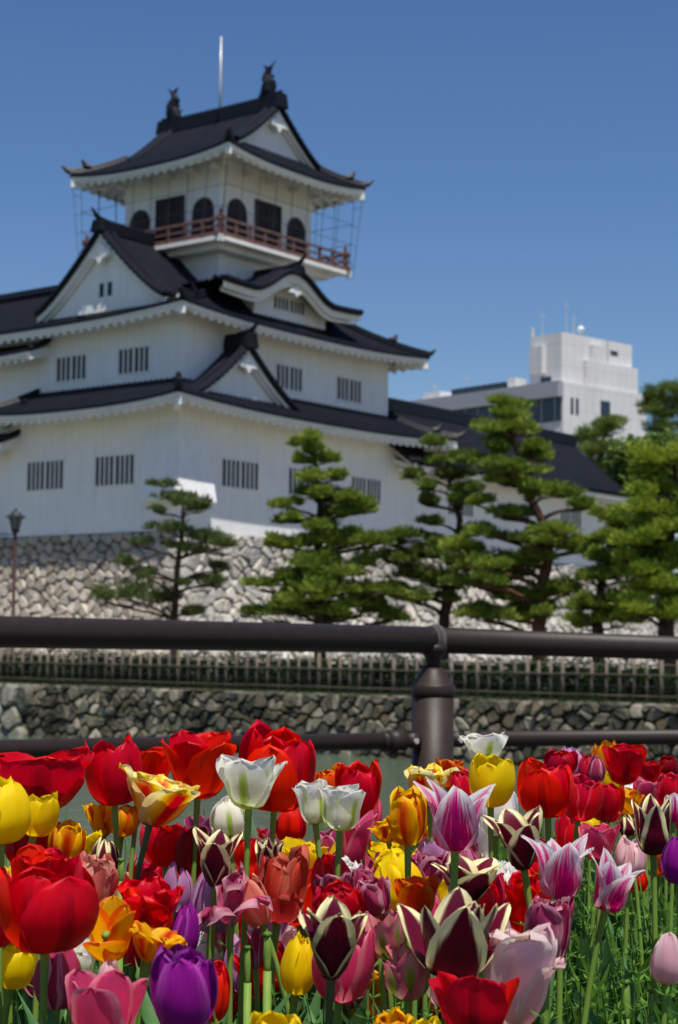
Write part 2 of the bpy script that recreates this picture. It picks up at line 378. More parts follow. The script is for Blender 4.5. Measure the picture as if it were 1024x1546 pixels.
def gable(parent, face, centre, front, depth, half, prof, board=.42, wall_b=.45, wall_z=None, name='gable', rib=.29, ornament=1.0, ridge=True, horn=True, roof_t=.12, back_open=True, ridge_h=.45, wall=True, ornx=0, tilename='gable_roof'):
    """face: 'S' (towards -y), 'E' (towards +x), 'W' (towards -x). prof(q) gives height at q = |a|/half"""
    def T(a, b, z):
        if face == 'S': return (centre+a, front+b, z)
        if face == 'E': return (front-b, centre+a, z)
        if face == 'W': return (front+b, centre-a, z)
    tile, brd, wl_, orn = MB(), MB(), MB(), MB()
    N = 14; qs = [i/N for i in range(-N, N+1)]
    nb = max(2, int(depth/rib))
    for dz, fl in ((0, False), (-roof_t, True)):
        tile.grid([[T(q*half, b, prof(abs(q))+dz) for q in qs] for b in np.linspace(-.12, depth, 3)], flip=fl)
    for b in (-.12, depth):
        tile.grid([[T(q*half, b, prof(abs(q))-roof_t) for q in qs], [T(q*half, b, prof(abs(q))) for q in qs]])
    for s in (-1, 1):
        for k in range(nb):
            b = .05+k*rib; rows = []
            for i in range(N+1):
                q = s*i/N; z = prof(abs(q)); a = q*half
                rows.append([T(a, b-.055, z-.01), T(a, b-.033, z+.055), T(a, b+.033, z+.055), T(a, b+.055, z-.01)])
            tile.grid(rows)
        for b, r, dz in ((-.1, .1, .04), (.14, .09, .07), (.5, .10, .09)):
            tile.tube([T(s*i/N*half, b, prof(i/N)+dz) for i in range(N+1)], r, 6)
        # verge tile ends
        L_ = 0; 
        for i in range(int(half*4.2)):
            q = (i+.5)/int(half*4.2); tile.tube([T(s*q*half, -.22, prof(q)-.01), T(s*q*half, 0, prof(q)-.01)], .085, 6)
    if ridge:
        z = prof(0)
        for hw, z0, z1 in ((.20, -.1, ridge_h*.55), (.14, ridge_h*.5, ridge_h*.85)):
            pts = []
            p = [T(-hw, -.15, z+z0), T(hw, -.15, z+z0), T(hw, depth, z+z0), T(-hw, depth, z+z0), T(-hw, -.15, z+z1+.06), T(hw, -.15, z+z1+.06), T(hw, depth, z+z1), T(-hw, depth, z+z1)]
            tile.hexa(p)
        tile.tube([T(0, -.18, z+ridge_h*.95+.1), T(0, .6, z+ridge_h*.92), T(0, depth, z+ridge_h*.9)], .11, 6)
        tile.hexa([T(-.34, -.3, z-.1), T(.34, -.3, z-.1), T(.34, -.12, z-.1), T(-.34, -.12, z-.1), T(-.2, -.3, z+ridge_h), T(.2, -.3, z+ridge_h), T(.2, -.12, z+ridge_h), T(-.2, -.12, z+ridge_h)])
        if horn: tile.tube([T(0, -.05, z+ridge_h), T(0, -.28, z+ridge_h+.16), T(0, -.55, z+ridge_h+.42)], [.12, .1, .04], 6)
    r = tile.build(tilename, M['tile'], parent)
    for b0, b1, u0, u1 in ((.0, .16, .10, board), (.14, .20, board-.04, board*1.38)):
        f0 = [T(q*half, b0, prof(abs(q))-u0) for q in qs]; f1 = [T(q*half, b0, prof(abs(q))-u1*(1-.25*abs(q))) for q in qs]
        g0 = [T(q*half, b1, prof(abs(q))-u0) for q in qs]; g1 = [T(q*half, b1+.05, prof(abs(q))-u1*(1-.25*abs(q))) for q in qs]
        brd.grid([g0, f0, f1, g1])
    brd.build('bargeboard', M['trim'], r)
    if wall:
        zb = wall_z if wall_z is not None else prof(1)-.5
        wl_.grid([[T(q*half, wall_b, zb) for q in qs], [T(q*half, wall_b, max(prof(abs(q))-.12, zb+.01)) for q in qs]])
        wl_.grid([[T(q*half, wall_b, max(prof(abs(q))-.12, zb+.01)) for q in qs], [T(q*half, wall_b+.3, max(prof(abs(q))-.12, zb+.01)) for q in qs]])
        wl_.build('gable_wall', M['plaster'], r)
    if ornament:
        k = ornament; z = prof(0)-board*1.4
        sh_ = [(0,.12),(.22,.02),(.30,-.12),(.52,-.22),(.62,-.40),(.50,-.50),(.36,-.42),(.28,-.52),(.16,-.48),(.10,-.66),(0,-.74)]
        poly = sh_ + [(-a, c) for a, c in sh_[-2:0:-1]]
        orn.prism([T(a*k+ornx, -.09, z+c*k) for a, c in poly], np.array(T(0, .16, 0))-np.array(T(0, -.09, 0)))
        orn.build('gable_ornament', M['trim'], r)
    return r, T
def barred_window(parent, face, plane, c0, c1, z0, z1, n=8, name='window'):
    """white bars proud of dark slots; two leaves"""
    pane, bars = MB(), MB()
    def bx(mb, a0, a1, b0, b1, za, zb):
        if face == 'S': mb.box(a0, a1, plane-b1, plane-b0, za, zb)
        if face == 'E': mb.box(plane+b0, plane+b1, a0, a1, za, zb)
    mid = (c0+c1)/2; g = .07
    for (p, q_) in ((c0, mid-g), (mid+g, c1)):
        bx(pane, p, q_, .003, .012, z0, z1)
        m_ = n//2; ww = (q_-p)/(m_*2-1+.6)
        for k in range(m_-1):
            x = p+ww*.3+ww*(2*k+1.15); bx(bars, x+.05*ww, x+ww*.75, .0, .022, z0, z1)
    bx(bars, mid-g, mid+g, 0, .02, z0-.04, z1+.04)
    bx(bars, c0-.07, c0, 0, .02, z0-.04, z1+.04); bx(bars, c1, c1+.07, 0, .02, z0-.04, z1+.04)
    bx(bars, c0-.07, c1+.07, 0, .025, z1, z1+.07); bx(bars, c0-.07, c1+.07, 0, .045, z0-.07, z0)
    o = bars.build(name, M['trim'], parent); pane.build('pane', M['dark'], o); return o
# ------------------------------------------------------------------ the keep
keep = empty('castle_keep', O, CA, 'white Japanese castle keep with black curved tile roofs and a red railed top balcony', 'castle')
mb = MB(); mb.box(-9.35, 0, 0, 15.0, 0, 5.1); mb.build('lower_wall', M['plaster'], keep)
mb = MB(); mb.box(-8.75, -1.0, 1.0, 14.65, 4.9, 9.25); mb.build('middle_wall', M['plaster'], keep)
mb = MB(); mb.box(-7.5, -2.1, 4.45, 10.4, 9, 15.9)
mb.build('tower_wall', M['plaster'], keep)
skirt(keep, (-10.45, 1.28, -1.42, 16.85), 4.74, (-8.78, -.98, .98, 14.68), 5.95, .30)
skirt(keep, (-17.5, .16, -.10, 16.15), 8.46, (-16.5, -2.05, 4.40, 10.45), 10.35, .30, ramp=.35)
skirt(keep, (-9.3, -.3, 2.9, 11.9), 15.33, (-7.75, -1.85, 4.75, 10.05), 16.42, .32, ramp=.1, soff=.95)
tile, eave, raft = MB(), MB(), MB()
roof_side((-17.4, -.02), (-6.2, -.02), (-17.4, 4.4), (-6.2, 4.4), 8.50, 11.02, 0, 0, tile, eave, raft, rafters=False)
roof_side((-6.2, 9.0), (-17.4, 9.0), (-6.2, 4.4), (-17.4, 4.4), 8.50, 11.02, 0, 0, tile, eave, raft, rafters=False)
tile.tube([(-17.4, 4.4, 11.15), (-6.2, 4.4, 11.15)], .17, 6); tile.tube([(-17.4, 4.4, 11.32), (-6.2, 4.4, 11.32)], .10, 6)
tile.build('side_roof', M['tile'], keep)
# top roof: two slopes with white gables to either side
pr = lambda q: 16.30+2.05*(1-q)**1.22
gable(keep, 'E', 7.4, -1.55, 3.3, 2.72, pr, board=.34, wall_b=.27, wall_z=16.2, ornament=.9, ridge_h=.5, horn=False)
gable(keep, 'W', 7.4, -8.05, 3.3, 2.72, pr, board=.34, wall_b=.27, wall_z=16.2, ornament=.9, ridge_h=.5, horn=False)
# big gable on the face towards the moat
rL, TL = gable(keep, 'S', -4.78, .42, 5.5, 3.62, lambda q: 9.12+3.02*(1-q)**1.25, board=.46, wall_b=.28, wall_z=8.9, ornament=1.0, ridge_h=.36)
mb = MB()
for a in (-.30, .16): mb.box(-4.78+a, -4.78+a+.22, 0.68, 0.72, 9.5, 10.05)
mb.build('gable_window', M['dark'], rL)
# smaller gable on the right face
gable(keep, 'E', 3.75, .12, 1.5, 3.3, lambda q: 5.18+2.3*(1-q)**1.3, board=.36, wall_b=.27, wall_z=5.0, ornament=.8, ridge_h=.5)
# curved gable
def kara(q):
    d = q*4.4
    return 9.90 + 1.06*(.5+.5*math.cos(math.pi*min(d/2.6, 1))) + .05*max(0, (d-2.5)/1.6)**2
rK, TK = gable(keep, 'E', 6.75, .05, 2.2, 4.4, kara, board=.46, wall_b=.5, wall_z=9.4, ornament=.55, ridge_h=.26, wall=False)
mb = MB(); mb.box(-2.1, -.75, 5.1, 9.75, 9.0, 10.1)
N = 12
mb.prism([(-2.0, 5.1+4.65*i/N, kara(abs(-1.65+4.65*i/N)/4.4)-.15) for i in range(N+1)] + [(-2.0, 9.75, 10.05), (-2.0, 5.1, 10.05)], (1.25, 0, 0))
mb.build('gable_wall', M['plaster'], rK)
barred_window(keep, 'E', -.75, 6.35, 8.3, 9.5, 10.0)
# windows
for c0, c1 in ((-8.25, -6.2), (-4.35, -2.3)): barred_window(keep, 'S', 0, c0, c1, 1.85, 2.97)
for c0, c1 in ((2.5, 4.6), (6.55, 8.6), (10.75, 12.75)): barred_window(keep, 'E', 0, c0, c1, 1.85, 2.90)
for c0, c1 in ((-7.75, -6.1), (-4.2, -2.6)): barred_window(keep, 'S', 1.0, c0, c1, 6.36, 7.33, n=6)
for c0, c1 in ((6.88, 8.5), (10.95, 12.6)): barred_window(keep, 'E', -1.0, c0, c1, 6.33, 7.28, n=6)
# corner stone-drop bay
mb = MB()
mb.hexa([(-1.6, -.5, 1.12), (.5, -.5, 1.12), (.5, 1.66, 1.12), (-1.6, 1.66, 1.12), (-1.6, -.02, 4.05), (.02, -.02, 4.05), (.02, 1.5, 4.05), (-1.6, 1.5, 4.05)])
mb.build('stone_drop_bay', M['plaster'], keep)
# balcony
bal = (-8.75, -.95, 3.25, 11.6)
mb = MB(); mb.box(bal[0], bal[1], bal[2], bal[3], 11.82, 11.98); mb.box(bal[0]+.55, bal[1]-.55, bal[2]+.55, bal[3]-.55, 11.6, 11.815)
ob = mb.build('balcony', M['trim'], keep)
mb = MB()
def frame(z0, z1, o_, t):
    x0, x1, y0, y1 = bal[0]+o_, bal[1]-o_, bal[2]+o_, bal[3]-o_
    mb.box(x0-.2, x1+.2, y0, y0+t, z0, z1); mb.box(x0-.2, x1+.2, y1-t, y1, z0, z1)
    mb.box(x0, x0+t, y0-.2, y0, z0, z1); mb.box(x0, x0+t, y0+t, y1-t, z0, z1); mb.box(x0, x0+t, y1, y1+.2, z0, z1)
    mb.box(x1-t, x1, y0-.2, y0, z0, z1); mb.box(x1-t, x1, y0+t, y1-t, z0, z1); mb.box(x1-t, x1, y1, y1+.2, z0, z1)
frame(11.99, 12.16, .03, .14); frame(12.36, 12.43, .07, .07); frame(12.66, 12.75, .05, .10)
def postring(o_, sp):
    x0, x1, y0, y1 = bal[0]+o_, bal[1]-o_, bal[2]+o_, bal[3]-o_; P_ = []
    nx = round((x1-x0)/sp); ny = round((y1-y0)/sp)
    for i in range(nx+1): P_ += [(x0+(x1-x0)*i/nx, y0), (x0+(x1-x0)*i/nx, y1)]
    for i in range(1, ny): P_ += [(x0, y0+(y1-y0)*i/ny), (x1, y0+(y1-y0)*i/ny)]
    return P_
for (x, y) in postring(.1, .95):
    mb.box(x-.055, x+.055, y-.055, y+.055, 12.16, 12.70)
for x in (bal[0]+.1, bal[1]-.1):
    for y in (bal[2]+.1, bal[3]-.1):
        mb.box(x-.08, x+.08, y-.08, y+.08, 12.16, 12.85); mb.lathe((x, y, 12.85), [(.09, 0), (.06, .05), (.09, .12), (.05, .2), (.005, .28)], 8)
mb.build('balcony_railing', M['wood_red'], ob)
for (x, y) in ((bal[0], bal[2]), (bal[1], bal[2]), (bal[1], bal[3]), (bal[0], bal[3])):
    mb = MB(); mb.box(x-.1, x+.1, y-.1, y+.1, 11.72, 11.99); mb.build('corner_cap', M['trim'], ob)
# doors and bell windows of the tower
def arch(face, plane, c, hw, z0, z1):
    def T(a, b, z): return (c+a, plane-b, z) if face == 'S' else (plane+b, c+a, z)
    sp = [(-hw*1.08, z0), (-hw, z0+(z1-z0)*.6)] + [(-hw*math.cos(t), z0+(z1-z0)*(.6+.4*math.sin(t)**.9)) for t in np.linspace(.15, math.pi-.15, 9)] + [(hw, z0+(z1-z0)*.6), (hw*1.08, z0)]
    fr, pn = MB(), MB()
    fr.prism([T(a*1.16, 0, z0-.05 if i in (0, len(sp)-1) else z+.09) for i, (a, z) in enumerate(sp)], np.array(T(0, .05, 0))-np.array(T(0, 0, 0)))
    o = fr.build('arched_window', M['wood_dark'], keep)
    pn.prism([T(a, .052, z) for a, z in sp], np.array(T(0, .01, 0))-np.array(T(0, 0, 0)))
    pn.build('pane', M['dark'], o)
    g = MB()
    for a in np.linspace(-hw*.66, hw*.66, 4):
        A = T(a-.02, .064, z0); B = T(a+.02, .09, z0+(z1-z0)*.9)
        g.box(min(A[0], B[0]), max(A[0], B[0]), min(A[1], B[1]), max(A[1], B[1]), A[2], B[2])
    g.build('grille', M['wood_dark'], o)
def door(face, plane, c0, c1, z0, z1):
    def bx(mb, a0, a1, b0, b1, za, zb):
        if face == 'S': mb.box(a0, a1, plane-b1, plane-b0, za, zb)
        else: mb.box(plane+b0, plane+b1, a0, a1, za, zb)
    d = MB(); bx(d, c0, c1, .002, .03, z0, z1); o = d.build('door', M['dark'], keep)
    f = MB(); bx(f, c0-.1, c0, 0, .08, z0, z1+.1); bx(f, c1, c1+.1, 0, .08, z0, z1+.1); bx(f, c0, c1, 0, .078, z1, z1+.1)
    for k in range(1, 6):
        x = c0+(c1-c0)*k/6; bx(f, x-.015, x+.015, .03, .06, z0, z1)
    bx(f, (c0+c1)/2-.05, (c0+c1)/2+.05, .03, .07, z0, z1)
    f.build('door_frame', M['wood_dark'], o)
for c in (5.5, 9.35): arch('E', -2.1, c, .52, 12.35, 13.98)
for c in (-3.0, -6.6): arch('S', 4.45, c, .50, 12.35, 13.95)
door('E', -2.1, 6.72, 8.2, 12.0, 14.2); door('S', 4.45, -5.55, -4.15, 12.0, 14.2)
# brackets where the posts meet the eaves
mb = MB()
for y in (4.45, 5.93, 7.4, 8.9, 10.4): mb.box(-2.1, -1.5, y-.09, y+.09, 15.05, 15.25)
for x in (-7.5, -6.15, -4.8, -3.45, -2.1): mb.box(x-.09, x+.09, 3.85, 4.45, 15.05, 15.25)
mb.box(-7.56, -2.04, 4.39, 4.45, 14.6, 14.75); mb.box(-2.1, -2.04, 4.45, 10.46, 14.6, 14.75)
mb.build('eave_bracket', M['trim'], keep)
# safety net frame
mb = MB(); top = (-8.95, -.65, 3.25, 11.55); bt = (bal[0]-.02, bal[1]+.02, bal[2]-.02, bal[3]+.02)
def tr(u, k):
    c = []
    z = 15.0+(12.0-15.0)*k
    x0, x1, y0, y1 = [lerp(top[i], bt[i], k) for i in range(4)]
    return [(x0, y0, z), (x1, y0, z), (x1, y1, z), (x0, y1, z)]
A, B = tr(0, 0), tr(0, 1)
for i in range(4):
    j = (i+1) % 4
    for s in np.linspace(0, 1, 9)[:-1]:
        mb.tube([lerp(A[i], A[j], s)+(0,0,.15), lerp(B[i], B[j], s)], .015, 4)
    for k in (0, .33, .62, .8): Q = tr(0, k); mb.tube([Q[i], Q[j]], .012, 4)
# stays leaning out of the corners
for i, (sx, sy) in enumerate(((-1,-1),(1,-1),(1,1),(-1,1))):
    a = np.array(A[i])+np.array([sx*.25, sy*.25, .1]); b = np.array(B[i])+np.array([sx*.1, sy*.1, -.35])
    mb.tube([a, lerp(a, b, .5), b, b+np.array([-sx*.2, -sy*.2, 0])], .014, 4)
    for k in (.1, .35, .6, .85): mb.tube([lerp(a, b, k), lerp(A[i], B[i], k)], .01, 4)
mb.build('net_frame', M['wire'], keep)
# fish ornaments on the top ridge
def shachi(x, sgn):
    mb = MB(); z = 18.85; y = 7.4
    mb.box(x-.32, x+.32, y-.22, y+.22, 18.2, 18.95)
    path = [(x-sgn*.25, y, z+.0), (x+sgn*.05, y, z+.28), (x+sgn*.10, y, z+.6), (x-sgn*.06, y, z+.92), (x+sgn*.05, y, z+1.15), (x+sgn*.22, y, z+1.32)]
    mb.tube(path, [.18, .34, .29, .20, .13, .05], 8)
    mb.prism([(x+sgn*.0, y-.03, z+1.0), (x+sgn*.42, y-.03, z+1.5), (x+sgn*.12, y-.03, z+1.28), (x-sgn*.22, y-.03, z+1.42), (x-sgn*.08, y-.03, z+1.15)], (0, .06, 0))
    for k, zz in enumerate((.2, .45, .7)):
        mb.prism([(x+sgn*.24, y-.03, z+zz), (x+sgn*(.52-.08*k), y-.03, z+zz+.2), (x+sgn*.2, y-.03, z+zz+.22)], (0, .06, 0))
        mb.prism([(x-sgn*.1, y-.03, z+zz), (x-sgn*.38, y-.03, z+zz+.1), (x-sgn*.06, y-.03, z+zz+.22)], (0, .06, 0))
    for s in (-1, 1): mb.prism([(x-.1, y+s*.2, z+.3), (x+.12, y+s*.2, z+.3), (x+.1, y+s*.45, z+.5)], (0, 0, .06))
    mb.build('ridge_fish_ornament', M['tile'], keep)
shachi(-7.55, -1); shachi(-2.15, 1)
mb = MB(); mb.tube([(-4.83, 7.4, 18.3), (-4.83, 7.4, 20), (-4.83, 7.4, 22.05)], [.06, .055, .035], 8); mb.build('lightning_rod', M['pale_metal'], keep, True)
# ------------------------------------------------------------------ wings
wing = empty('castle_wing', Wd(0, 15, 0), CA, 'long low castle wing with one black gabled roof behind the pine trees', 'building')
mb = MB(); mb.box(-4.9, 0, .02, 17.6, 0, 4.15); mb.build('wing_wall', M['plaster'], wing)
gable(wing, 'S', -2.4, -1.4, 19.8, 3.65, lambda q: 3.72+2.95*(1-q)**1.12, board=.3, wall_b=1.6, wall_z=3.7, ornament=0, ridge_h=.45)
eave, raft, tt = MB(), MB(), MB()
eave.box(1.0, 1.2, -1.4, 18.4, 3.42, 3.62); eave.hexa([(0, -1.3, 3.75), (1.0, -1.3, 3.44), (1.0, 18.3, 3.44), (0, 18.3, 3.75), (0, -1.3, 3.95), (1.0, -1.3, 3.6), (1.0, 18.3, 3.6), (0, 18.3, 3.95)])
eave.build('eave', M['trim'], wing)
for k in range(42): raft.box(.0, .95, -1.2+k*.47, -1.06+k*.47, 3.3, 3.5)
raft.build('rafter_row', M['trim'], wing)
for c0, c1 in ((3, 5), (8, 10), (13, 15)): barred_window(wing, 'E', 0, c0, c1, 1.8, 2.7)
annex = empty('side_wing', Wd(-8.75, 0, 0), CA, 'white two storey side wing joining the keep at the left edge of the photo', 'building')
mb = MB(); mb.box(-14, -.605, .3, 9, 0, 4.6); mb.box(-14, -.005, 1.06, 9, 4.6, 9.0); mb.build('wing_wall', M['plaster'], annex)
for yo, zo_, zi_, yi, xe in ((-.95, 3.72, 4.75, 1.03, -.1), (-.12, 7.50, 8.10, 1.05, .5)):
    tile, eave, raft = MB(), MB(), MB()
    roof_side((-14, yo), (xe, yo), (-14, yi), (xe, yi), zo_, zi_, 0, .12, tile, eave, raft, soff=.85)
    # end face of the eave
    run = yi-yo; sl_ = (zi_-zo_)/run
    eave.prism([(xe+.02, yo+.05, zo_+.02), (xe+.02, yo+.05, zo_-.30), (xe+.02, yo+1.25, zo_-.30+1.0*sl_*.5), (xe+.02, yo+1.25, zo_+1.2*sl_*.75)], (-.25, 0, 0))
    tile.tube([(xe, yo, zo_+.15), (xe, yo+run*.5, zo_+(zi_-zo_)*.45+.12), (xe, yi, zi_+.1)], .13, 6)
    r = tile.build('tiled_roof', M['tile'], annex); eave.build('eave', M['trim'], r); raft.build('rafter_row', M['trim'], r)
# hipped corner piece where the lower roofs meet
mb = MB(); mb.tube([(-.6, .95, 6.1-.35), (.25, -.1, 5.4), ], .14, 6); mb.build('corner_ridge', M['tile'], annex)
# ------------------------------------------------------------------ moat bank wall
bank = empty('moat_wall', Wd(-6, BK, gl), CA, 'low rubble retaining wall of dark mossy stones rising from the moat', 'stone wall')
mbk = MB(); sb = MB(); LB = 50; HW = GZ-WZ+.25
rnd = random.Random(9)
masonry(sb, mbk, lambda u, wv, d: (u, -(d+.25*(1-wv/HW)), wv-HW), LB, HW, .29, .25, 11, jit=.95, dome=.16, gap=.022)
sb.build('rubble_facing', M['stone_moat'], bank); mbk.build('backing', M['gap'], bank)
# pale big stones at the left end
mb = MB()
mbq = MB(); masonry(mb, mbq, lambda u, wv, d: (9.2+u, -(d+.22+.25*(1-wv/HW)), wv-HW), 6.6, HW+.02, .62, .55, 21, jit=.4, dome=.12, gap=.03)
mb.build('pale_boulder_facing', M['boulder'], bank)
# ------------------------------------------------------------------ foliage helpers
def tufts(mb, c, rx, ry, rz, n, ln, wd, rnd, up=.6, blades=5, shell=.55, flat=0):
    """needle tufts spread through a flattened dome"""
    for _ in range(n):
        while True:
            a = rnd.uniform(-1, 1); b_ = rnd.uniform(-1, 1); c_ = rnd.uniform(-1, 1); r = a*a+b_*b_+c_*c_
            if r <= 1 and r > shell*shell*rnd.random(): break
        if rnd.random() < .16: a *= 1.5; b_ *= 1.5; c_ *= 1.5
        if c_ < -.35: c_ *= .4
        p = np.array([c[0]+a*rx, c[1]+b_*ry, c[2]+c_*rz])
        ax = np.array([a*.5, b_*.5, up+c_*.4]); ax /= np.linalg.norm(ax)
        for k in range(blades):
            d = ax + np.array([rnd.gauss(0, .5), rnd.gauss(0, .5), rnd.gauss(0, .35)]); d /= np.linalg.norm(d)
            s = np.cross(d, [rnd.gauss(0,1), rnd.gauss(0,1), rnd.gauss(0,1)]); s /= np.linalg.norm(s)+1e-6
            L_ = ln*rnd.uniform(.7, 1.3); k0 = len(mb.v); w_ = wd*.5
            mb.v += [tuple(p-s*w_*.4), tuple(p+d*L_*.6-s*w_), tuple(p+d*L_), tuple(p+d*L_*.6+s*w_)]; mb.f.append((k0, k0+1, k0+2, k0+3))
def leaves(mb, c, rx, ry, rz, n, sz, rnd):
    for _ in range(n):
        while True:
            a, b_, c_ = rnd.uniform(-1, 1), rnd.uniform(-1, 1), rnd.uniform(-1, 1); r = a*a+b_*b_+c_*c_
            if r <= 1 and r > .3*rnd.random(): break
        p = np.array([c[0]+a*rx, c[1]+b_*ry, c[2]+c_*rz]); d = np.array([rnd.gauss(0,1), rnd.gauss(0,1), rnd.gauss(0,.6)]); d /= np.linalg.norm(d)
        s = np.cross(d, [rnd.gauss(0,.5), rnd.gauss(0,.5), 1]); s /= np.linalg.norm(s)+1e-6; z = sz*rnd.uniform(.6, 1.3); k0 = len(mb.v)
        mb.v += [tuple(p), tuple(p+d*z*.5-s*z*.32), tuple(p+d*z), tuple(p+d*z*.5+s*z*.32)]; mb.f.append((k0, k0+1, k0+2, k0+3))
def pine(name, label, Y, trunk, pads, mt, bark, r0, seed, dens=1.0, cat='pine tree', wide=1.0, ln=.20, group='pine trees between the moat and the castle', back=.5, kind='pine', infill=.25, puff=1.0):
    rnd = random.Random(seed)
    T3 = [atY(x, y, Y) for x, y in trunk]
    gz = GZ if name != 'far' else GZ
    foot = np.array([T3[0][0], Y, gz]); T3 = [foot] + T3
    root = empty(name, foot, 0, label, cat, group)
    tb = MB(); path = []
    for i in range(len(T3)-1):
        for t in np.linspace(0, 1, 5)[:-1]:
            q_ = lerp(T3[i], T3[i+1], t)-foot; q_[0] += rnd.uniform(-.03, .03); q_[1] += rnd.uniform(-.05, .05) if i else 0; path.append(q_)
    path.append(T3[-1]-foot)
    rad = [r0*(1-.86*(i/(len(path)-1))**.9) for i in range(len(path))]
    tb.tube(path, rad, 9); 
    cr = MB(); pxm = Y/F; P3 = []
    for (x, y, hw, hh) in pads:
        dy = rnd.uniform(-1, 1)*back*hw*pxm*1.6
        c = atY(x, y, Y+dy)-foot; P3.append((c, hw*pxm*1.05*puff, hh*pxm*1.05*puff))
        # companion pad behind, so that the crown has depth
        if rnd.random() < .45+infill*.5:
            c2 = atY(x+rnd.uniform(-.6, .6)*hw*.5, y+rnd.uniform(-3, 3), Y+(1 if dy < 0 else -1)*hw*pxm*1.1)-foot; P3.append((c2, hw*pxm*.7, hh*pxm*.75))
    for (x, y, hw, hh) in list(pads):
        if rnd.random() < infill:     # short inner twigs fill the crown near the trunk
            jx = min(trunk, key=lambda q_: abs(q_[1]-y))[0]; c2 = atY(x+(jx-x)*rnd.uniform(.35, .8), y+rnd.uniform(-2, 7), Y+rnd.uniform(-1, 1)*hw*pxm)-foot; P3.append((c2, hw*pxm*.6, hh*pxm*.8))
    lb = MB()
    for c, rx, rz in P3:
        ry = rx*.95*wide
        # limb from the trunk
        j = min(range(len(path)), key=lambda k: abs(path[k][2]-(c[2]-rz*.6-.25*math.hypot(c[0]-path[k][0], c[1]-path[k][1]))))
        a = path[j]; e = c+np.array([0, 0, -rz*.35]); mid = lerp(a, e, .55)+np.array([rnd.uniform(-.1,.1), rnd.uniform(-.1,.1), rnd.uniform(-.02, .12)])
        rl = max(.018, min(rad[j]*.5, .03+.03*np.linalg.norm(e-a)))
        lb.tube([a, lerp(a, mid, .5)+np.array([0,0,.03]), mid, e], [rl, rl*.85, rl*.65, rl*.35], 6)
        for k in range(3):
            an = rnd.uniform(0, 6.28); f = c+np.array([math.cos(an)*rx*.7, math.sin(an)*ry*.7, -rz*.1]); lb.tube([mid, lerp(mid, f, .6)-np.array([0,0,.04]), f], [rl*.5, rl*.35, rl*.15], 5)
        # sub clumps for an uneven outline
        ns = max(3, int(rx*7))
        n_t = int(dens*(50+330*rx*rx+130*rx*rz*4))
        for k in range(ns):
            an = rnd.uniform(0, 6.28); rr = math.sqrt(rnd.random())*.72; sx = rx*rnd.uniform(.25, .48)
            cc = c+np.array([math.cos(an)*rx*rr, math.sin(an)*ry*rr, rnd.uniform(-.35, .45)*rz])
            if kind == 'pine': tufts(cr, cc, sx, sx, rz*rnd.uniform(.45, .75), max(6, n_t//ns), ln, .034, rnd)
            else: leaves(cr, cc, sx*1.2, sx*1.2, rz*.8, max(10, n_t//ns*3), ln, rnd)
    tr = tb.build('trunk', bark, root, True); lb.build('branches', bark, tr, True)
    cr.build('crown', mt, root)
    return root
pine('pine_tree', 'small sparse pine with thin dark trunk in front of the castle corner', 55, [(263, 935), (267, 860), (276, 800), (277, 765), (268, 745)],
     [(246,737,22,9),(273,757,45,11),(238,772,12,6),(296,770,24,8),(250,800,34,9),(211,820,20,8),(305,812,40,12),(333,824,26,9),(289,832,28,11),(195,850,26,11),(340,858,20,7),(324,880,28,9),(187,895,46,20),(250,908,36,18),(289,924,22,8),(160,905,18,8),(222,868,24,9)],
     M['pine_sparse'], M['bark'], .15, 1, dens=.55, infill=.1)
pine('pine_tree', 'tall tiered pine tree in front of the barred windows, left of the railing post', 50, [(485, 945), (479, 860), (480, 800), (484, 765), (477, 705), (466, 672)],
     [(460,666,25,13),(474,681,18,10),(493,695,31,10),(461,697,18,9),(473,723,27,11),(513,721,18,9),(476,749,31,15),(503,753,42,12),(431,764,21,9),(539,769,36,15),(512,776,25,9),(440,786,26,11),(486,796,36,17),(519,816,42,19),(423,822,32,13),(468,820,42,17),(575,818,36,10),(480,850,40,20),(543,860,30,22),(500,868,40,14),(393,886,25,9),(436,872,30,13),(572,892,34,15),(470,896,52,24),(406,929,36,10),(468,930,54,17),(546,919,52,20),(592,932,24,11),(430,912,34,13),(518,895,34,14)],
     M['pine'], M['bark'], .20, 2, dens=1.15)
pine('pine_tree', 'slim dark pine in front of the right end of the keep, beside the tallest pine', 50.5, [(670, 945), (682, 880), (690, 825), (694, 785), (684, 740), (668, 700), (662, 676)],
     [(660,669,26,9),(696,697,30,10),(664,701,22,9),(623,721,16,9),(687,719,32,11),(650,737,24,9),(646,758,20,10),(696,760,28,13),(710,737,28,12),(650,789,18,8),(655,819,18,7),(614,812,42,10),(590,820,26,8),(719,805,26,11),(605,846,36,12),(651,837,40,13),(633,869,40,17),(669,882,36,15),(592,891,25,12),(628,905,36,12),(690,850,26,11),(672,905,24,9)],
     M['pine_dark'], M['bark'], .20, 3, dens=1.15)
pine('pine_tree', 'tallest pine with reddish trunk and flat layered crown, reaching above the wing roof', 47, [(815, 945), (819, 890), (829, 830), (818, 785), (793, 740), (786, 700), (774, 655), (766, 622)],
     [(766,613,38,11),(764,629,40,10),(775,651,46,11),(730,644,16,7),(741,681,26,10),(806,683,32,12),(762,668,30,8),(773,710,60,12),(824,692,16,8),(727,700,24,10),(760,728,40,11),(832,746,44,13),(873,767,26,11),(805,742,30,12),(764,778,36,11),(741,805,36,13),(850,801,40,12),(877,828,40,15),(814,819,46,15),(705,828,36,13),(750,855,58,18),(796,846,40,15),(850,891,40,13),(719,878,54,15),(773,900,56,15),(741,928,58,14),(800,923,38,13),(720,760,24,10),(786,872,34,13)],
     M['pine'], M['bark_red'], .22, 4, dens=1.1)
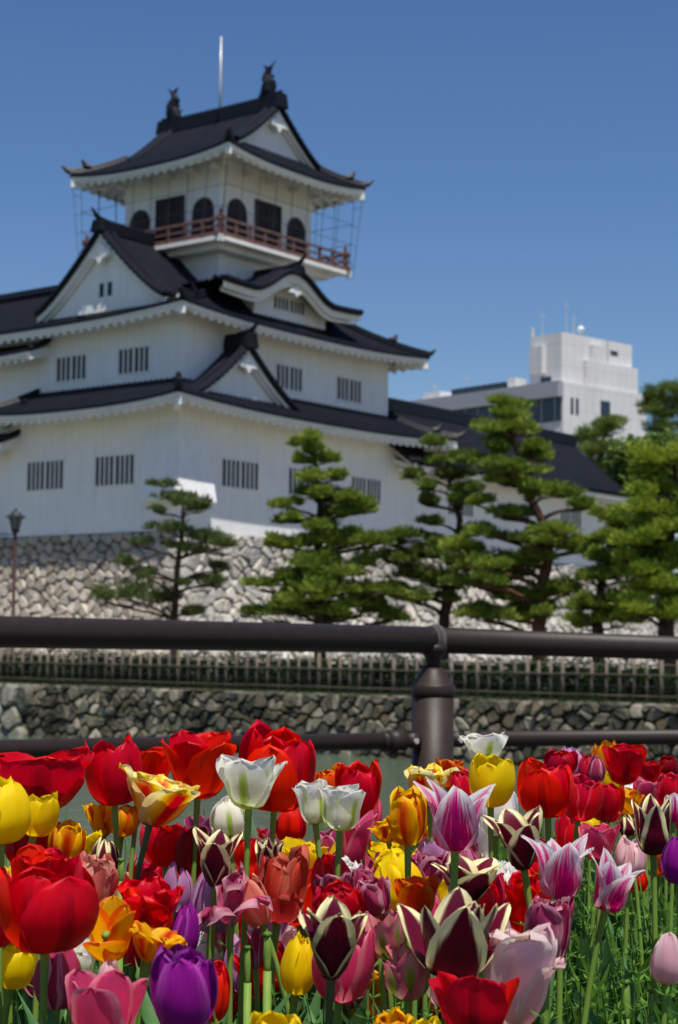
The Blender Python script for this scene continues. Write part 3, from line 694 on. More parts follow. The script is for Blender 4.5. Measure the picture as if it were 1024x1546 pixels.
pine('pine_tree', 'pine with spreading limbs between the tallest pine and the right edge of the photo', 45.5, [(903, 955), (905, 905), (915, 850), (925, 800), (922, 780)],
     [(918,778,22,9),(945,792,36,15),(922,814,38,15),(959,855,40,18),(895,873,29,13),(936,869,34,16),(877,914,29,15),(913,919,38,17),(952,905,38,20),(900,840,26,11),(930,940,34,12),(875,940,28,9)],
     M['pine'], M['bark'], .20, 5, dens=1.1, infill=.6, puff=1.1)
pine('pine_tree', 'large bright green pine filling the right edge of the photo', 42.5, [(1008, 955), (1004, 900), (1010, 830), (1018, 760), (1020, 690)],
     [(995,697,36,20),(968,742,29,14),(1006,737,34,24),(986,769,40,18),(1015,796,32,20),(968,819,44,20),(1004,846,42,25),(965,866,36,15),(995,891,44,22),(968,923,38,18),(1013,930,34,20),(1030,700,30,24),(1045,760,34,24),(1050,840,40,28),(1000,800,36,16),(945,842,22,10),(1045,900,36,24),(975,712,24,10)],
     M['pine_bright'], M['bark'], .26, 6, dens=1.25, infill=.7, puff=1.1)
G2 = 'far trees standing beyond the castle wing'
pine('pine_tree', 'dark distant pine beyond the wing roof under the pale modern building', 105, [(908, 720), (910, 680), (912, 645)],
     [(913,640,32,9),(895,656,27,11),(930,650,22,9),(904,683,40,18),(918,710,34,14),(890,700,24,12),(880,668,18,8)],
     M['pine_dark'], M['bark'], .4, 7, dens=.30, ln=.4, group=G2)
pine('pine_tree', 'dark distant pine at the right edge beside the modern building', 110, [(1000, 700), (1001, 640), (1003, 590)],
     [(990,601,24,17),(1013,592,24,16),(995,629,30,17),(1018,622,24,18),(1005,650,34,16),(978,614,14,8),(1030,610,20,20)],
     M['pine_dark'], M['bark'], .4, 8, dens=.34, ln=.4, group=G2)
pine('leafy_tree', 'light green rounded leafy tree in the distance behind the large bright pine', 96, [(955, 880), (955, 700)],
     [(940,695,30,26),(968,680,30,22),(985,705,30,26),(950,725,40,24),(1005,672,26,18),(1010,700,28,26),(930,775,40,24),(952,805,44,30),(968,765,34,24),(915,810,30,24),(950,840,44,24)],
     M['broadleaf'], M['bark'], .35, 12, dens=.30, ln=.45, group=G2, kind='leaf', cat='tree')
# ------------------------------------------------------------------ hedge and bamboo fence on the bank
hd = MB(); rnd = random.Random(31)
for q in range(60): hd.box(5+q*.5, 5.5+q*.5, -.22+rnd.uniform(-.05,.05), .3, 0, .66+rnd.uniform(-.06, .08))
x = 5.5
while x < 34:
    hx = x; hh = .84+.06*math.sin(x*1.3)+rnd.uniform(-.05,.08)
    if rnd.random() < .93: leaves(hd, (hx, 0, hh*.5), .5, .42, hh*.55, 420, .10, rnd)
    x += .42
bg_ = MB()
for i in range(5200):
    a = rnd.uniform(5, 34); b_ = rnd.uniform(-.02, .85); h = rnd.uniform(.04, .16)*(1+.8*math.sin(a*2.1)**2); k0 = len(bg_.v); c_ = rnd.uniform(-.06, .06); e_ = rnd.uniform(-.06, .06)
    bg_.v += [(a-.012, b_, -.05), (a+.012, b_, -.05), (a+c_, b_+e_, h)]; bg_.f.append((k0, k0+1, k0+2))
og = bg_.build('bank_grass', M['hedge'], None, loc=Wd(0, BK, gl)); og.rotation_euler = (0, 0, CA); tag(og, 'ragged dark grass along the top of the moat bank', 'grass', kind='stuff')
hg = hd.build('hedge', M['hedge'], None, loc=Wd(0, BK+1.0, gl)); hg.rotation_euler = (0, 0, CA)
tag(hg, 'low dark clipped hedge running behind the bamboo fence on the bank', 'hedge')
fence = empty('bamboo_fence', Wd(5.5, BK+.45, gl), CA, 'weathered bamboo lattice fence along the top of the moat bank', 'fence')
x = 0; k = 0
FH = .86
while x < 27 and k < 98:
    mb = MB(); h = FH + rnd.uniform(-.05, .06); big = (k % 7 == 0)
    r = .05 if big else rnd.uniform(.032, .044); lx = rnd.uniform(-.015, .015)
    mb.tube([(x, 0, -.05), (x+lx, rnd.uniform(-.01, .01), h*(1.03 if big else 1))], [r, r*.9], 7); mb.build('fence_post', M[rnd.choice(['bamboo', 'bamboo', 'bamboo_dark'])], fence, True)
    x += .315+rnd.uniform(-.05, .05); k += 1
for z_, yy in ((.13, -.03), (.33, .035), (.56, -.03), (.77, .035)):
    mb = MB(); pts = [(a, yy, z_+rnd.uniform(-.008, .008)) for a in np.arange(-.1, 27.2, .9)]; mb.tube(pts, .020, 6); mb.build('fence_rail', M['bamboo_dark'], fence, True)
# ------------------------------------------------------------------ street lamp
lp = atY(20, 930, 49.0); lamp = empty('street_lamp', (lp[0], lp[1], GZ), 0, 'red brown street lamp post with a dark lantern at the left edge', 'street lamp')
H_ = atY(20, 801, 49)[2]-GZ
mb = MB(); mb.lathe((0, 0, 0), [(.10, 0), (.10, .5), (.055, .55), (.05, H_-.1), (.03, H_)], 12)
M['lamp_red'] = mat('red_brown_lamp_paint', (.075, .032, .025), .5, .4); M['lamp_glass'] = mat('dim_lamp_glass', (.16, .17, .17), .25, .5)
mb.build('post', M['lamp_red'], lamp, True)
mb = MB(); mb.lathe((0, 0, H_), [(.06, -.08), (.12, -.02), (.12, .03), (.05, .04)], 8); mb.lathe((0, 0, H_+.36), [(.30, 0), (.30, .02), (.16, .10), (.12, .16), (.05, .18), (.03, .26), (.01, .28)], 8)
for a in range(6):
    c, s = math.cos(a*math.pi/3), math.sin(a*math.pi/3); mb.tube([(c*.10, s*.10, H_+.02), (c*.19, s*.19, H_+.37)], .014, 4)
mb.box(-.5, 0, -.015, .015, H_-.12, H_-.09)
h = mb.build('lantern', M['wire'], lamp)
mb = MB(); mb.lathe((0, 0, H_+.03), [(.085, 0), (.165, .33)], 6); mb.build('lamp_glass', M['lamp_glass'], h)
# ------------------------------------------------------------------ modern building
M['conc'] = mat('pale_concrete', (.60, .60, .61), .8, .3, c2=(.68, .675, .68), nscale=.15, detail=6)
def joints(X):
    n = X.node_tree.nodes; l = X.node_tree.links; b = n['Principled BSDF']; src = b.inputs['Base Color'].links[0].from_socket
    tc = n.new('ShaderNodeTexCoord'); sp = n.new('ShaderNodeSeparateXYZ'); l.new(tc.outputs['Object'], sp.inputs[0]); ad = n.new('ShaderNodeMath'); l.new(sp.outputs[0], ad.inputs[0]); l.new(sp.outputs[1], ad.inputs[1])
    cm = n.new('ShaderNodeCombineXYZ'); l.new(ad.outputs[0], cm.inputs[0]); l.new(sp.outputs[2], cm.inputs[1])
    bk = n.new('ShaderNodeTexBrick'); bk.offset = 0; bk.inputs['Scale'].default_value = 1; bk.inputs['Mortar Size'].default_value = .05; bk.inputs['Brick Width'].default_value = 1.35; bk.inputs['Row Height'].default_value = 2.6
    bk.inputs['Color1'].default_value = (1, 1, 1, 1); bk.inputs['Color2'].default_value = (.96, .96, .965, 1); bk.inputs['Mortar'].default_value = (.80, .80, .82, 1); l.new(cm.outputs[0], bk.inputs['Vector'])
    m_ = n.new('ShaderNodeMix'); m_.data_type = 'RGBA'; m_.blend_type = 'MULTIPLY'; m_.inputs[0].default_value = 1; l.new(src, m_.inputs[6]); l.new(bk.outputs['Color'], m_.inputs[7]); l.new(m_.outputs[2], b.inputs['Base Color'])
joints(M['conc']); streaks(M['conc'], .06)
M['glassdark'] = mat('dark_window_band', (.02, .03, .045), .15, .6)
M['grey_roof'] = mat('grey_metal_roof', (.30, .32, .36), .5, .4)
mbO = atY(850, 900, 198); mbO[2] = GZ; brz = math.atan2(.662, .749)
bld = empty('modern_building', mbO, brz, 'pale grey modern concrete block with a rooftop tower far behind the castle wing', 'building')
H1 = atY(850, 576, 198)[2]-GZ
TY = 3.2   # tower offset behind the front faces
H2 = atY(854, 505, 201)[2]-GZ
mb = MB(); mb.box(0, 15, 0, 26, 0, H1); mb.build('block_wall', M['conc'], bld)
mb = MB(); mb.box(.9, 13.6, 1.0, 5.9, H1, H2); mb.box(4.6, 13.9, .35, 1.0, H1, H1+3.1); tw = mb.build('tower_wall', M['conc'], bld)
mb = MB(); mb.box(-.9, 0, -.05, 26.2, H1-1.75, H1+.05); mb.build('cornice', M['grey_roof'], bld)
mb = MB(); mb.box(-.12, -.002, .25, 25.6, H1-4.5, H1-1.75); o = mb.build('window_band', M['glassdark'], bld)
mb = MB()
for k in range(12): mb.box(-.2, -.12, 1+k*2.05, 1.15+k*2.05, H1-4.5, H1-1.75)
mb.build('mullion', M['grey_roof'], o)
def win(x0, x1, y0, y1, z0, z1, nm='window', mt='glassdark', par=None):
    mb = MB(); mb.box(x0, x1, y0, y1, z0, z1); return mb.build(nm, M[mt], par or bld)
for y in (1.6, 5.2, 8.8, 12.4): win(-.05, .1, y, y+1.5, H1-7.4, H1-5.5)
win(1.3, 1.75, -.05, .1, H1-3.6, H1-1.7); win(2.2, 2.65, -.05, .1, H1-3.6, H1-1.7); win(6.6, 8.3, -.06, .1, H1-3.7, H1-1.5)
win(.2, .35, 3.4, 5.4, H2-4.6, H2-1.4, 'wall_box', 'conc'); win(.35, .9, 3.4, 5.4, H2-4.6, H2-1.4, 'wall_box', 'conc')
win(5.8, 8.0, .45, .99, H2-3.6, H2-.9, 'wall_box', 'conc'); win(5.8, 8.0, .6, .99, H2-4.2, H2-3.65, 'vent', 'glassdark'); win(9.6, 10.9, .94, 1.1, H2-1.6, H2-1.1, 'vent', 'glassdark')
win(.84, 1.0, 2.6, 4.2, H1+.2, H1+1.0, 'vent', 'glassdark'); win(1.6, 2.5, .9, 1.1, H1+.2, H1+1.3, 'door', 'conc')
win(8.98, 9.1, .9, 1.0, H1+3.1, H2, 'downpipe', 'grey_roof'); win(13.6, 14.6, 2, 6, H1, H1+3.4, 'stair_block', 'conc')
mb = MB(); mb.box(1, 2.2, 10, 19, H1+.3, H1+1.15); 
for k in range(9): mb.tube([(1.6, 10+k, H1), (1.6, 10+k, H1+1.35)], .06, 5)
mb.build('rooftop_plant', M['glassdark'], bld); win(1, 3, 21, 24, H1, H1+1.2, 'roof_hut', 'conc'); win(1, 3, 8.4, 9.6, H1, H1+1.5, 'roof_hut', 'conc')
for x, y, h, r in ((2, 5, 3.2, .05), (2.6, 1.8, 4.2, .06), (4.2, 2, 2.6, .05), (3.4, 1.4, 2.2, .05), (2, 23, 2.6, .05), (1.6, 17, 3, .05), (1.4, 6, 1.2, .25), (5, 1.5, 1.8, .05)):
    zb = H2 if y < 7.2 else H1; mb = MB(); mb.tube([(x, y, zb), (x, y, zb+h)], [r, r*.6], 6)
    if h > 2.5: mb.tube([(x-.5, y, zb+h*.8), (x+.5, y, zb+h*.8)], .03, 4)
    mb.build('antenna', M['pale_metal'], bld)
mb = MB(); mb.tube([(4.6, 1.3, H2), (4.6, 1.3, H2+.6)], .08, 6); mb.lathe((4.6, 1.3, H2+.35), [(.05, 0), (.3, .15), (.42, .4), (.36, .65), (.15, .82), (.01, .85)], 12); mb.build('radome', M['trim'], bld, True)
# ------------------------------------------------------------------ railing
RL, RP, RR = np.array([-.978, 5.03, .633]), np.array([.325, 5.94, .627]), np.array([1.294, 6.65, .610])
rail = empty('railing', (RP[0], RP[1], -.5), 0, 'thick brown painted metal railing with two round bars and a capped post', 'railing')
off = np.array([RP[0], RP[1], -.5]); dL = (RL-RP); dR = (RR-RP)
def seg(name, a, b, r, n=28):
    mb = MB(); mb.tube([a-off, b-off], r, n); return mb.build(name, M['rail'], rail, True)
E1 = RP+dL*3.5; E2 = RP+dR*4; uL = dL/np.linalg.norm(dL)
seg('top_bar', E1, RP+uL*.0-uL*.02, .046); seg('top_bar', RP+dR*.02, E2, .0445)
lo = np.array([0, 0, -.337])
q0 = RP+lo
seg('lower_bar', E1+lo, q0+uL*.20, .0285); seg('lower_bar', q0-uL*.20, E2+np.array([0,0,-.337]), .0285)
mb = MB(); c = RP-off
mb.tube([c+uL*t for t in (-.020, -.016, -.004, 0)], [.047, .0535, .0535, .047], 40); mb.tube([c+uL*t for t in (.004, .006, .012, .014)], [.047, .050, .050, .047], 40)
M['worn'] = mat('worn_brown_metal', (.10, .085, .08), .35, .5, metal=.3, c2=(.16, .14, .13), nscale=40)
o = mb.build('clamp_ring', M['worn'], rail)
pz = .476+.5
mb = MB(); mb.lathe((0, 0, 0), [(.0715, 0), (.0715, pz-.035)], 40); mb.build('post', M['rail'], rail, True)
mb = MB(); mb.lathe((0, 0, pz-.035), [(.0735, 0), (.0755, .004), (.0755, .03), (.072, .036), (.068, .038), (.040, .085), (.034, .092), (.010, .094)], 40); mb.build('post_cap', M['rail'], rail, True)
mb = MB(); mb.lathe((0, 0, pz+.05), [(.028, 0), (.026, .03), (.03, .045), (.046, .062), (.05, .085)], 24); mb.build('saddle', M['rail'], rail, True)
q_ = q0-off
mb = MB(); mb.tube([q_+uL*.19, q_+uL*.125], .036, 24); mb.tube([q_+uL*.215, q_+uL*.19], .0315, 24); mb.tube([q_+uL*.15+(0,0,-.03), q_+uL*.15+(0,0,-.045)], .03, 16)
mb.build('bar_sleeve', M['rail'], rail, True)
for s in (1, -1):
    mb = MB(); mb.tube([q_+uL*s*.13, q_+uL*s*.06], .024, 16); a_ = q_+uL*s*.095; nn_ = np.array([uL[1], -uL[0], 0]); nn_ = nn_ if nn_[1] < 0 else -nn_
    mb.tube([a_-nn_*.025, a_+nn_*.032], .026, 16); o = mb.build('bracket', M['rail'], rail, True)
    mb = MB(); mb.tube([a_+nn_*.032, a_+nn_*.038], .010, 6); mb.build('bolt', M['pale_metal'], o)
# ------------------------------------------------------------------ tulips
def petal_mat(name, c1, c2=None, lo=.6, hi=.9, a_s=1, a_t=0, a_n=.25, streak=26, c3=None, sw=.3, st=(.0, .8), c4=None, bw=.15, rough=.47, tr=.52, var=.26, off=0):
    """c1 body, c2 where off + a_s*|s| + a_t*t + noise passes lo..hi, c3 stripe along the midrib, c4 at the petal's foot"""
    X = bpy.data.materials.new(name); X.use_nodes = True; n = X.node_tree.nodes; l = X.node_tree.links; b = n['Principled BSDF']
    b.inputs['Roughness'].default_value = rough; b.inputs['Specular IOR Level'].default_value = .28
    pass
    uv = n.new('ShaderNodeUVMap'); sp = n.new('ShaderNodeSeparateXYZ'); l.new(uv.outputs[0], sp.inputs[0])
    def mth(op, a, b_=None, clamp=False):
        k = n.new('ShaderNodeMath'); k.operation = op; k.use_clamp = clamp
        for i, v in enumerate((a, b_)):
            if v is None: continue
            if isinstance(v, (int, float)): k.inputs[i].default_value = v
            else: l.new(v, k.inputs[i])
        return k.outputs[0]
    def rng(v, a, b_, c=0.0, d=1.0):
        k = n.new('ShaderNodeMapRange'); k.interpolation_type = 'SMOOTHSTEP'; l.new(v, k.inputs[0])
        for i, q in enumerate((a, b_, c, d)): k.inputs[i+1].default_value = q
        return k.outputs[0]
    def mix(f, a, b_, mode='MIX'):
        k = n.new('ShaderNodeMix'); k.data_type = 'RGBA'; k.blend_type = mode
        if isinstance(f, (int, float)): k.inputs[0].default_value = f
        else: l.new(f, k.inputs[0])
        for i, v in ((6, a), (7, b_)):
            if isinstance(v, tuple): k.inputs[i].default_value = (*v, 1)
            else: l.new(v, k.inputs[i])
        return k.outputs[2]
    s = mth('ABSOLUTE', mth('SUBTRACT', mth('MULTIPLY', sp.outputs[0], 2), 1)); t = sp.outputs[1]
    oi = n.new('ShaderNodeObjectInfo'); cm = n.new('ShaderNodeCombineXYZ')
    l.new(mth('MULTIPLY', sp.outputs[0], streak), cm.inputs[0]); l.new(mth('MULTIPLY', t, 2.2), cm.inputs[1]); l.new(mth('MULTIPLY', oi.outputs['Random'], 40), cm.inputs[2])
    nz = n.new('ShaderNodeTexNoise'); nz.inputs['Scale'].default_value = 1; nz.inputs['Detail'].default_value = 6; nz.inputs['Roughness'].default_value = .62; l.new(cm.outputs[0], nz.inputs['Vector'])
    nn = mth('SUBTRACT', nz.outputs['Fac'], .5)
    col = c1
    if c2 is not None:
        A = mth('ADD', mth('ADD', mth('MULTIPLY', s, a_s), mth('MULTIPLY', t, a_t)), mth('ADD', mth('MULTIPLY', nn, a_n*2), off))
        col = mix(rng(A, lo, hi), c1, c2)
    if c3 is not None:
        f = mth('MULTIPLY', rng(mth('ADD', s, mth('MULTIPLY', nn, .35)), sw, sw*.2), mth('MULTIPLY', rng(t, st[1], st[1]-.25), rng(t, st[0]-.05, st[0]+.05)))
        col = mix(f, col, c3)
    if c4 is not None: col = mix(rng(mth('ADD', t, mth('MULTIPLY', nn, .12)), bw, bw*.15), col, c4)
    # fine veins and difference from petal to petal
    vv = mth('ADD', mth('MULTIPLY', nn, 2*var), mth('ADD', mth('MULTIPLY', mth('SUBTRACT', oi.outputs['Random'], .5), var*1.2), 1))
    hsv = n.new('ShaderNodeHueSaturation'); 
    if isinstance(col, tuple): hsv.inputs['Color'].default_value = (*col, 1)
    else: l.new(col, hsv.inputs['Color'])
    hsv.inputs['Saturation'].default_value = 1.04
    l.new(vv, hsv.inputs['Value']); l.new(mth('ADD', mth('MULTIPLY', mth('SUBTRACT', oi.outputs['Random'], .5), .012), .5), hsv.inputs['Hue'])
    col = hsv.outputs[0]; l.new(col, b.inputs['Base Color'])
    bp = n.new('ShaderNodeBump'); bp.inputs['Distance'].default_value = .0009; bp.inputs['Strength'].default_value = .8; l.new(nz.outputs['Fac'], bp.inputs['Height']); l.new(bp.outputs[0], b.inputs['Normal'])
    T = n.new('ShaderNodeBsdfTranslucent'); l.new(col, T.inputs[0]); mx = n.new('ShaderNodeMixShader'); mx.inputs[0].default_value = tr
    l.new(b.outputs[0], mx.inputs[1]); l.new(T.outputs[0], mx.inputs[2]); l.new(mx.outputs[0], n['Material Output'].inputs[0])
    return X
PM = {
 'red': petal_mat('red_petal', (.80, .004, .008), (.80, .02, .03), .85, 1.15, 1, .15, .2, c3=(.50, .002, .008), sw=.26, st=(.2, .9), c4=(.75, .60, .12), bw=.13, tr=.5, rough=.36),
 'crimson': petal_mat('crimson_petal', (.60, .005, .022), (.66, .04, .07), .8, 1.15, 1, .1, .2, c4=(.5, .4, .2), bw=.08),
 'darkred': petal_mat('dark_red_petal', (.38, .004, .012), (.46, .01, .02), .7, 1.0, 1, 0, .2),
 'pinkred': petal_mat('rose_red_petal', (.78, .014, .05), (.82, .14, .20), .82, 1.15, 1, .1, .2, c4=(.65, .55, .4), bw=.12),
 'orangered': petal_mat('orange_red_petal', (.80, .07, .008), (.86, .26, .015), .5, 1.0, 1, .2, .3, c4=(.75, .5, .02), bw=.25),
 'yellow': petal_mat('yellow_petal', (.94, .70, .006), (.95, .78, .03), .6, 1.0, 1, 0, .2, tr=.5, var=.08),
 'whitegreen': petal_mat('white_green_petal', (.90, .89, .74), (.94, .93, .86), .5, .9, 1, .2, .2, c3=(.42, .58, .08), sw=.24, st=(0, .85), c4=(.60, .68, .20), bw=.36, tr=.58, var=.05),
 'white': petal_mat('white_petal', (.90, .90, .87), (.93, .93, .91), .5, .9, c4=(.6, .6, .3), bw=.2, var=.05),
 'maroon': petal_mat('maroon_cream_petal', (.12, .004, .022), (.90, .82, .46), .62, .76, .60, .54, .14, streak=14, c4=(.09, .012, .02), bw=.1, tr=.25),
 'flame': petal_mat('pink_white_petal', (.78, .010, .25), (.88, .85, .86), .46, .78, .52, .62, .95, streak=44, c3=(.70, .02, .28), sw=.13, st=(0, .86), c4=(.80, .72, .62), bw=.10, var=.05),
 'parrot': petal_mat('yellow_red_petal', (.94, .72, .05), (.92, .86, .40), .6, 1.0, 1, .2, .4, c3=(.68, .008, .008), sw=.55, st=(0, .98), c4=(.45, .01, .01), bw=.22, streak=9),
 'orange': petal_mat('orange_petal', (.86, .26, .010), (.92, .56, .02), .45, .85, 1, .25, .45, c3=(.60, .045, .01), sw=.35, st=(.1, .95), c4=(.80, .55, .02), bw=.3, streak=12),
 'orangeyellow': petal_mat('orange_yellow_petal', (.92, .46, .012), (.82, .14, .01), .62, .95, .8, .35, .5, c4=(.82, .58, .03), bw=.35, streak=11),
 'pink': petal_mat('pink_petal', (.78, .085, .20), (.84, .26, .34), .7, 1.0, 1, .2, .3, c4=(.66, .42, .3), bw=.18),
 'palepink': petal_mat('pale_pink_petal', (.84, .52, .58), (.88, .70, .68), .6, 1.0, 1, .2, .3, c4=(.78, .66, .45), bw=.3, var=.06),
 'salmon': petal_mat('salmon_petal', (.76, .21, .17), (.84, .40, .30), .5, .95, 1, .2, .4, c4=(.75, .5, .3), bw=.2),
 'mauve': petal_mat('faded_mauve_petal', (.50, .065, .17), (.68, .34, .42), .55, 1.0, 1, .1, .6, streak=14, c4=(.55, .38, .26), bw=.25, rough=.55),
 'lilac': petal_mat('lilac_petal', (.64, .30, .54), (.74, .46, .66), .5, 1.0, 1, .1, .3, c4=(.6, .45, .55), bw=.2),
 'purple': petal_mat('purple_petal', (.34, .02, .32), (.50, .09, .46), .6, 1.1, 1, .15, .3, c4=(.2, .03, .2), bw=.1),
 'brick': petal_mat('brick_red_petal', (.56, .055, .045), (.68, .17, .12), .55, 1.0, 1, .1, .5, streak=16, c4=(.6, .4, .25), bw=.15, rough=.6),
 'pinkgreen': petal_mat('pink_green_petal', (.70, .34, .30), (.74, .16, .24), .5, .85, .9, .25, .4, c3=(.24, .40, .03), sw=.42, st=(0, .8), c4=(.42, .50, .10), bw=.35),
}
PROF = {  # (radius, height) along the petal, radius in units of the half width, height in units of the flower height
 'cup':  [(.05,0),(.55,.05),(.86,.24),(.98,.50),(.94,.78),(.80,1.0)],
 'egg':  [(.05,0),(.60,.05),(.92,.24),(1.0,.48),(.82,.78),(.42,1.0)],
 'open': [(.05,0),(.42,.07),(.66,.28),(.80,.55),(.92,.82),(1.0,1.0)],
 'wide': [(.05,0),(.34,.10),(.58,.36),(.78,.64),(.93,.86),(1.0,.98)],
 'lily': [(.05,0),(.36,.06),(.50,.28),(.54,.55),(.70,.80),(1.0,1.0)],
 'flare':[(.05,0),(.30,.10),(.46,.36),(.60,.60),(.80,.84),(1.0,.97)],
 'vase': [(.05,0),(.36,.07),(.54,.28),(.67,.54),(.83,.80),(1.0,1.0)],
 'goblet':[(.05,0),(.50,.06),(.74,.28),(.78,.56),(.86,.82),(1.0,1.0)],
}
def interp(pr, t):
    n = len(pr)-1; x = t*n; i = min(int(x), n-1); u = x-i
    P0, P1, P2, P3 = pr[max(i-1, 0)], pr[i], pr[i+1], pr[min(i+2, n)]
    return [.5*((2*P1[k]) + (-P0[k]+P2[k])*u + (2*P0[k]-5*P1[k]+4*P2[k]-P3[k])*u*u + (-P0[k]+3*P1[k]-3*P2[k]+P3[k])*u**3) for k in (0, 1)]
def petal(Rw, H, prof, phi, rnd, inner, tip='round', w=.78, ruff=0, curl=0, opn=0, lay=0, crumple=0):
    NS, NT = 11, 15; P = []; uv = []
    p1, p2, p3 = rnd.uniform(0, 6.28), rnd.uniform(0, 6.28), rnd.uniform(0, 6.28); tw = rnd.uniform(-.10, .10)
    hs = rnd.uniform(.83, 1.06)*(1.0 if inner else .98); w *= rnd.uniform(.98, 1.14)
    er = np.array([math.cos(phi), math.sin(phi), 0]); et = np.array([-math.sin(phi), math.cos(phi), 0])
    for j in range(NT):
        t = j/(NT-1); r, z = interp(prof, t); r *= Rw*(.85 if inner else 1.0); z *= H*hs
        r += opn*Rw*t*t; 
        if lay: # petal folded outwards
            r += lay*Rw*t**2*.9; z -= lay*H*t**2.2*.75
        if curl: z -= curl*H*max(0, t-.72)**2*3.0; r += curl*Rw*max(0, t-.72)*.8
        if tip == 'round': W = (.30+.70*math.sin(math.pi/2*min(1, t/.55)))*(1-t**4.2)**.5
        elif tip == 'blunt': W = (.28+.72*math.sin(math.pi/2*min(1, t/.62)))*(1-t**7)**.5
        elif tip == 'point': W = (.30+.70*math.sin(math.pi/2*min(1, t/.46)))*(1-t**2.3)**.85
        else: W = (.34+.66*math.sin(math.pi/2*min(1, t/.40)))*(1-t**2.0)**1.0 + .02*(1-t)
        W *= w*Rw*(1+.035*math.sin(15*t+p1)+.03*math.sin(31*t+p2)*t)
        row = []
        for i in range(NS):
            s = -1+2*i/(NS-1); x = s*W
            rho = max(r, .22*Rw)*(1.0 if inner else 1.22) + .02*Rw
            al = max(-1.9, min(1.9, x/rho)); x = rho*math.sin(al); rr = r-rho*(1-math.cos(al))*(1 if r > .15*Rw else r/(.15*Rw))
            rr += -.025*Rw*math.exp(-(s/.16)**2)*math.sin(math.pi*t)                       # crease of the midrib
            rr += ruff*Rw*t*t*abs(s)**1.5*(.16*math.sin(9*t+p1+2*s)+.10*math.sin(17*t+p2-3*s)) + ruff*Rw*.05*t**3*math.sin(8*s+p3)
            zz = z + ruff*H*t**3*.07*math.sin(10*s+p2) + .012*H*t*math.sin(5*s+p1) - .02*H*abs(s)**2*t
            if crumple: rr += crumple*Rw*.10*math.sin(5*t*s+p1+7*t)*t + crumple*Rw*.06*math.sin(13*s+p2)*t; zz += crumple*H*.05*math.sin(7*s+p3)*t
            q = er*rr + et*(x + tw*Rw*t*t) + np.array([0, 0, zz]); row.append(q); uv.append(((s+1)/2, t))
        P.append(row)
    mb = MB(); mb.grid(P); return mb, uv
def leaf_mb(L, W, az, lean, rnd, fold=.35, bend=.5):
    NS, NT = 5, 12; P = []; d = np.array([math.cos(az), math.sin(az), 0]); e = np.array([-d[1], d[0], 0]); a = lean; p = np.zeros(3); tw = rnd.uniform(-.5, .5)
    for j in range(NT):
        t = j/(NT-1); an = a+bend*t*t; w_ = W*(math.sin(math.pi*min(1, t*.9+.12)))**.75*(1-t**5)
        dirv = d*math.sin(an)+np.array([0,0,math.cos(an)]); nrm = d*math.cos(an)-np.array([0,0,math.sin(an)])
        row = []
        for i in range(NS):
            s = -1+2*i/(NS-1); row.append(p + e*s*w_*math.cos(tw*t) + nrm*(-abs(s)*fold*w_ + math.sin(tw*t)*s*w_ + .05*w_*math.sin(8*t+s)))
        P.append(row); p = p+dirv*L/(NT-1)
    mb = MB(); mb.grid(P); return mb
BASEP = []
GT = 'tulips in the flower bed'
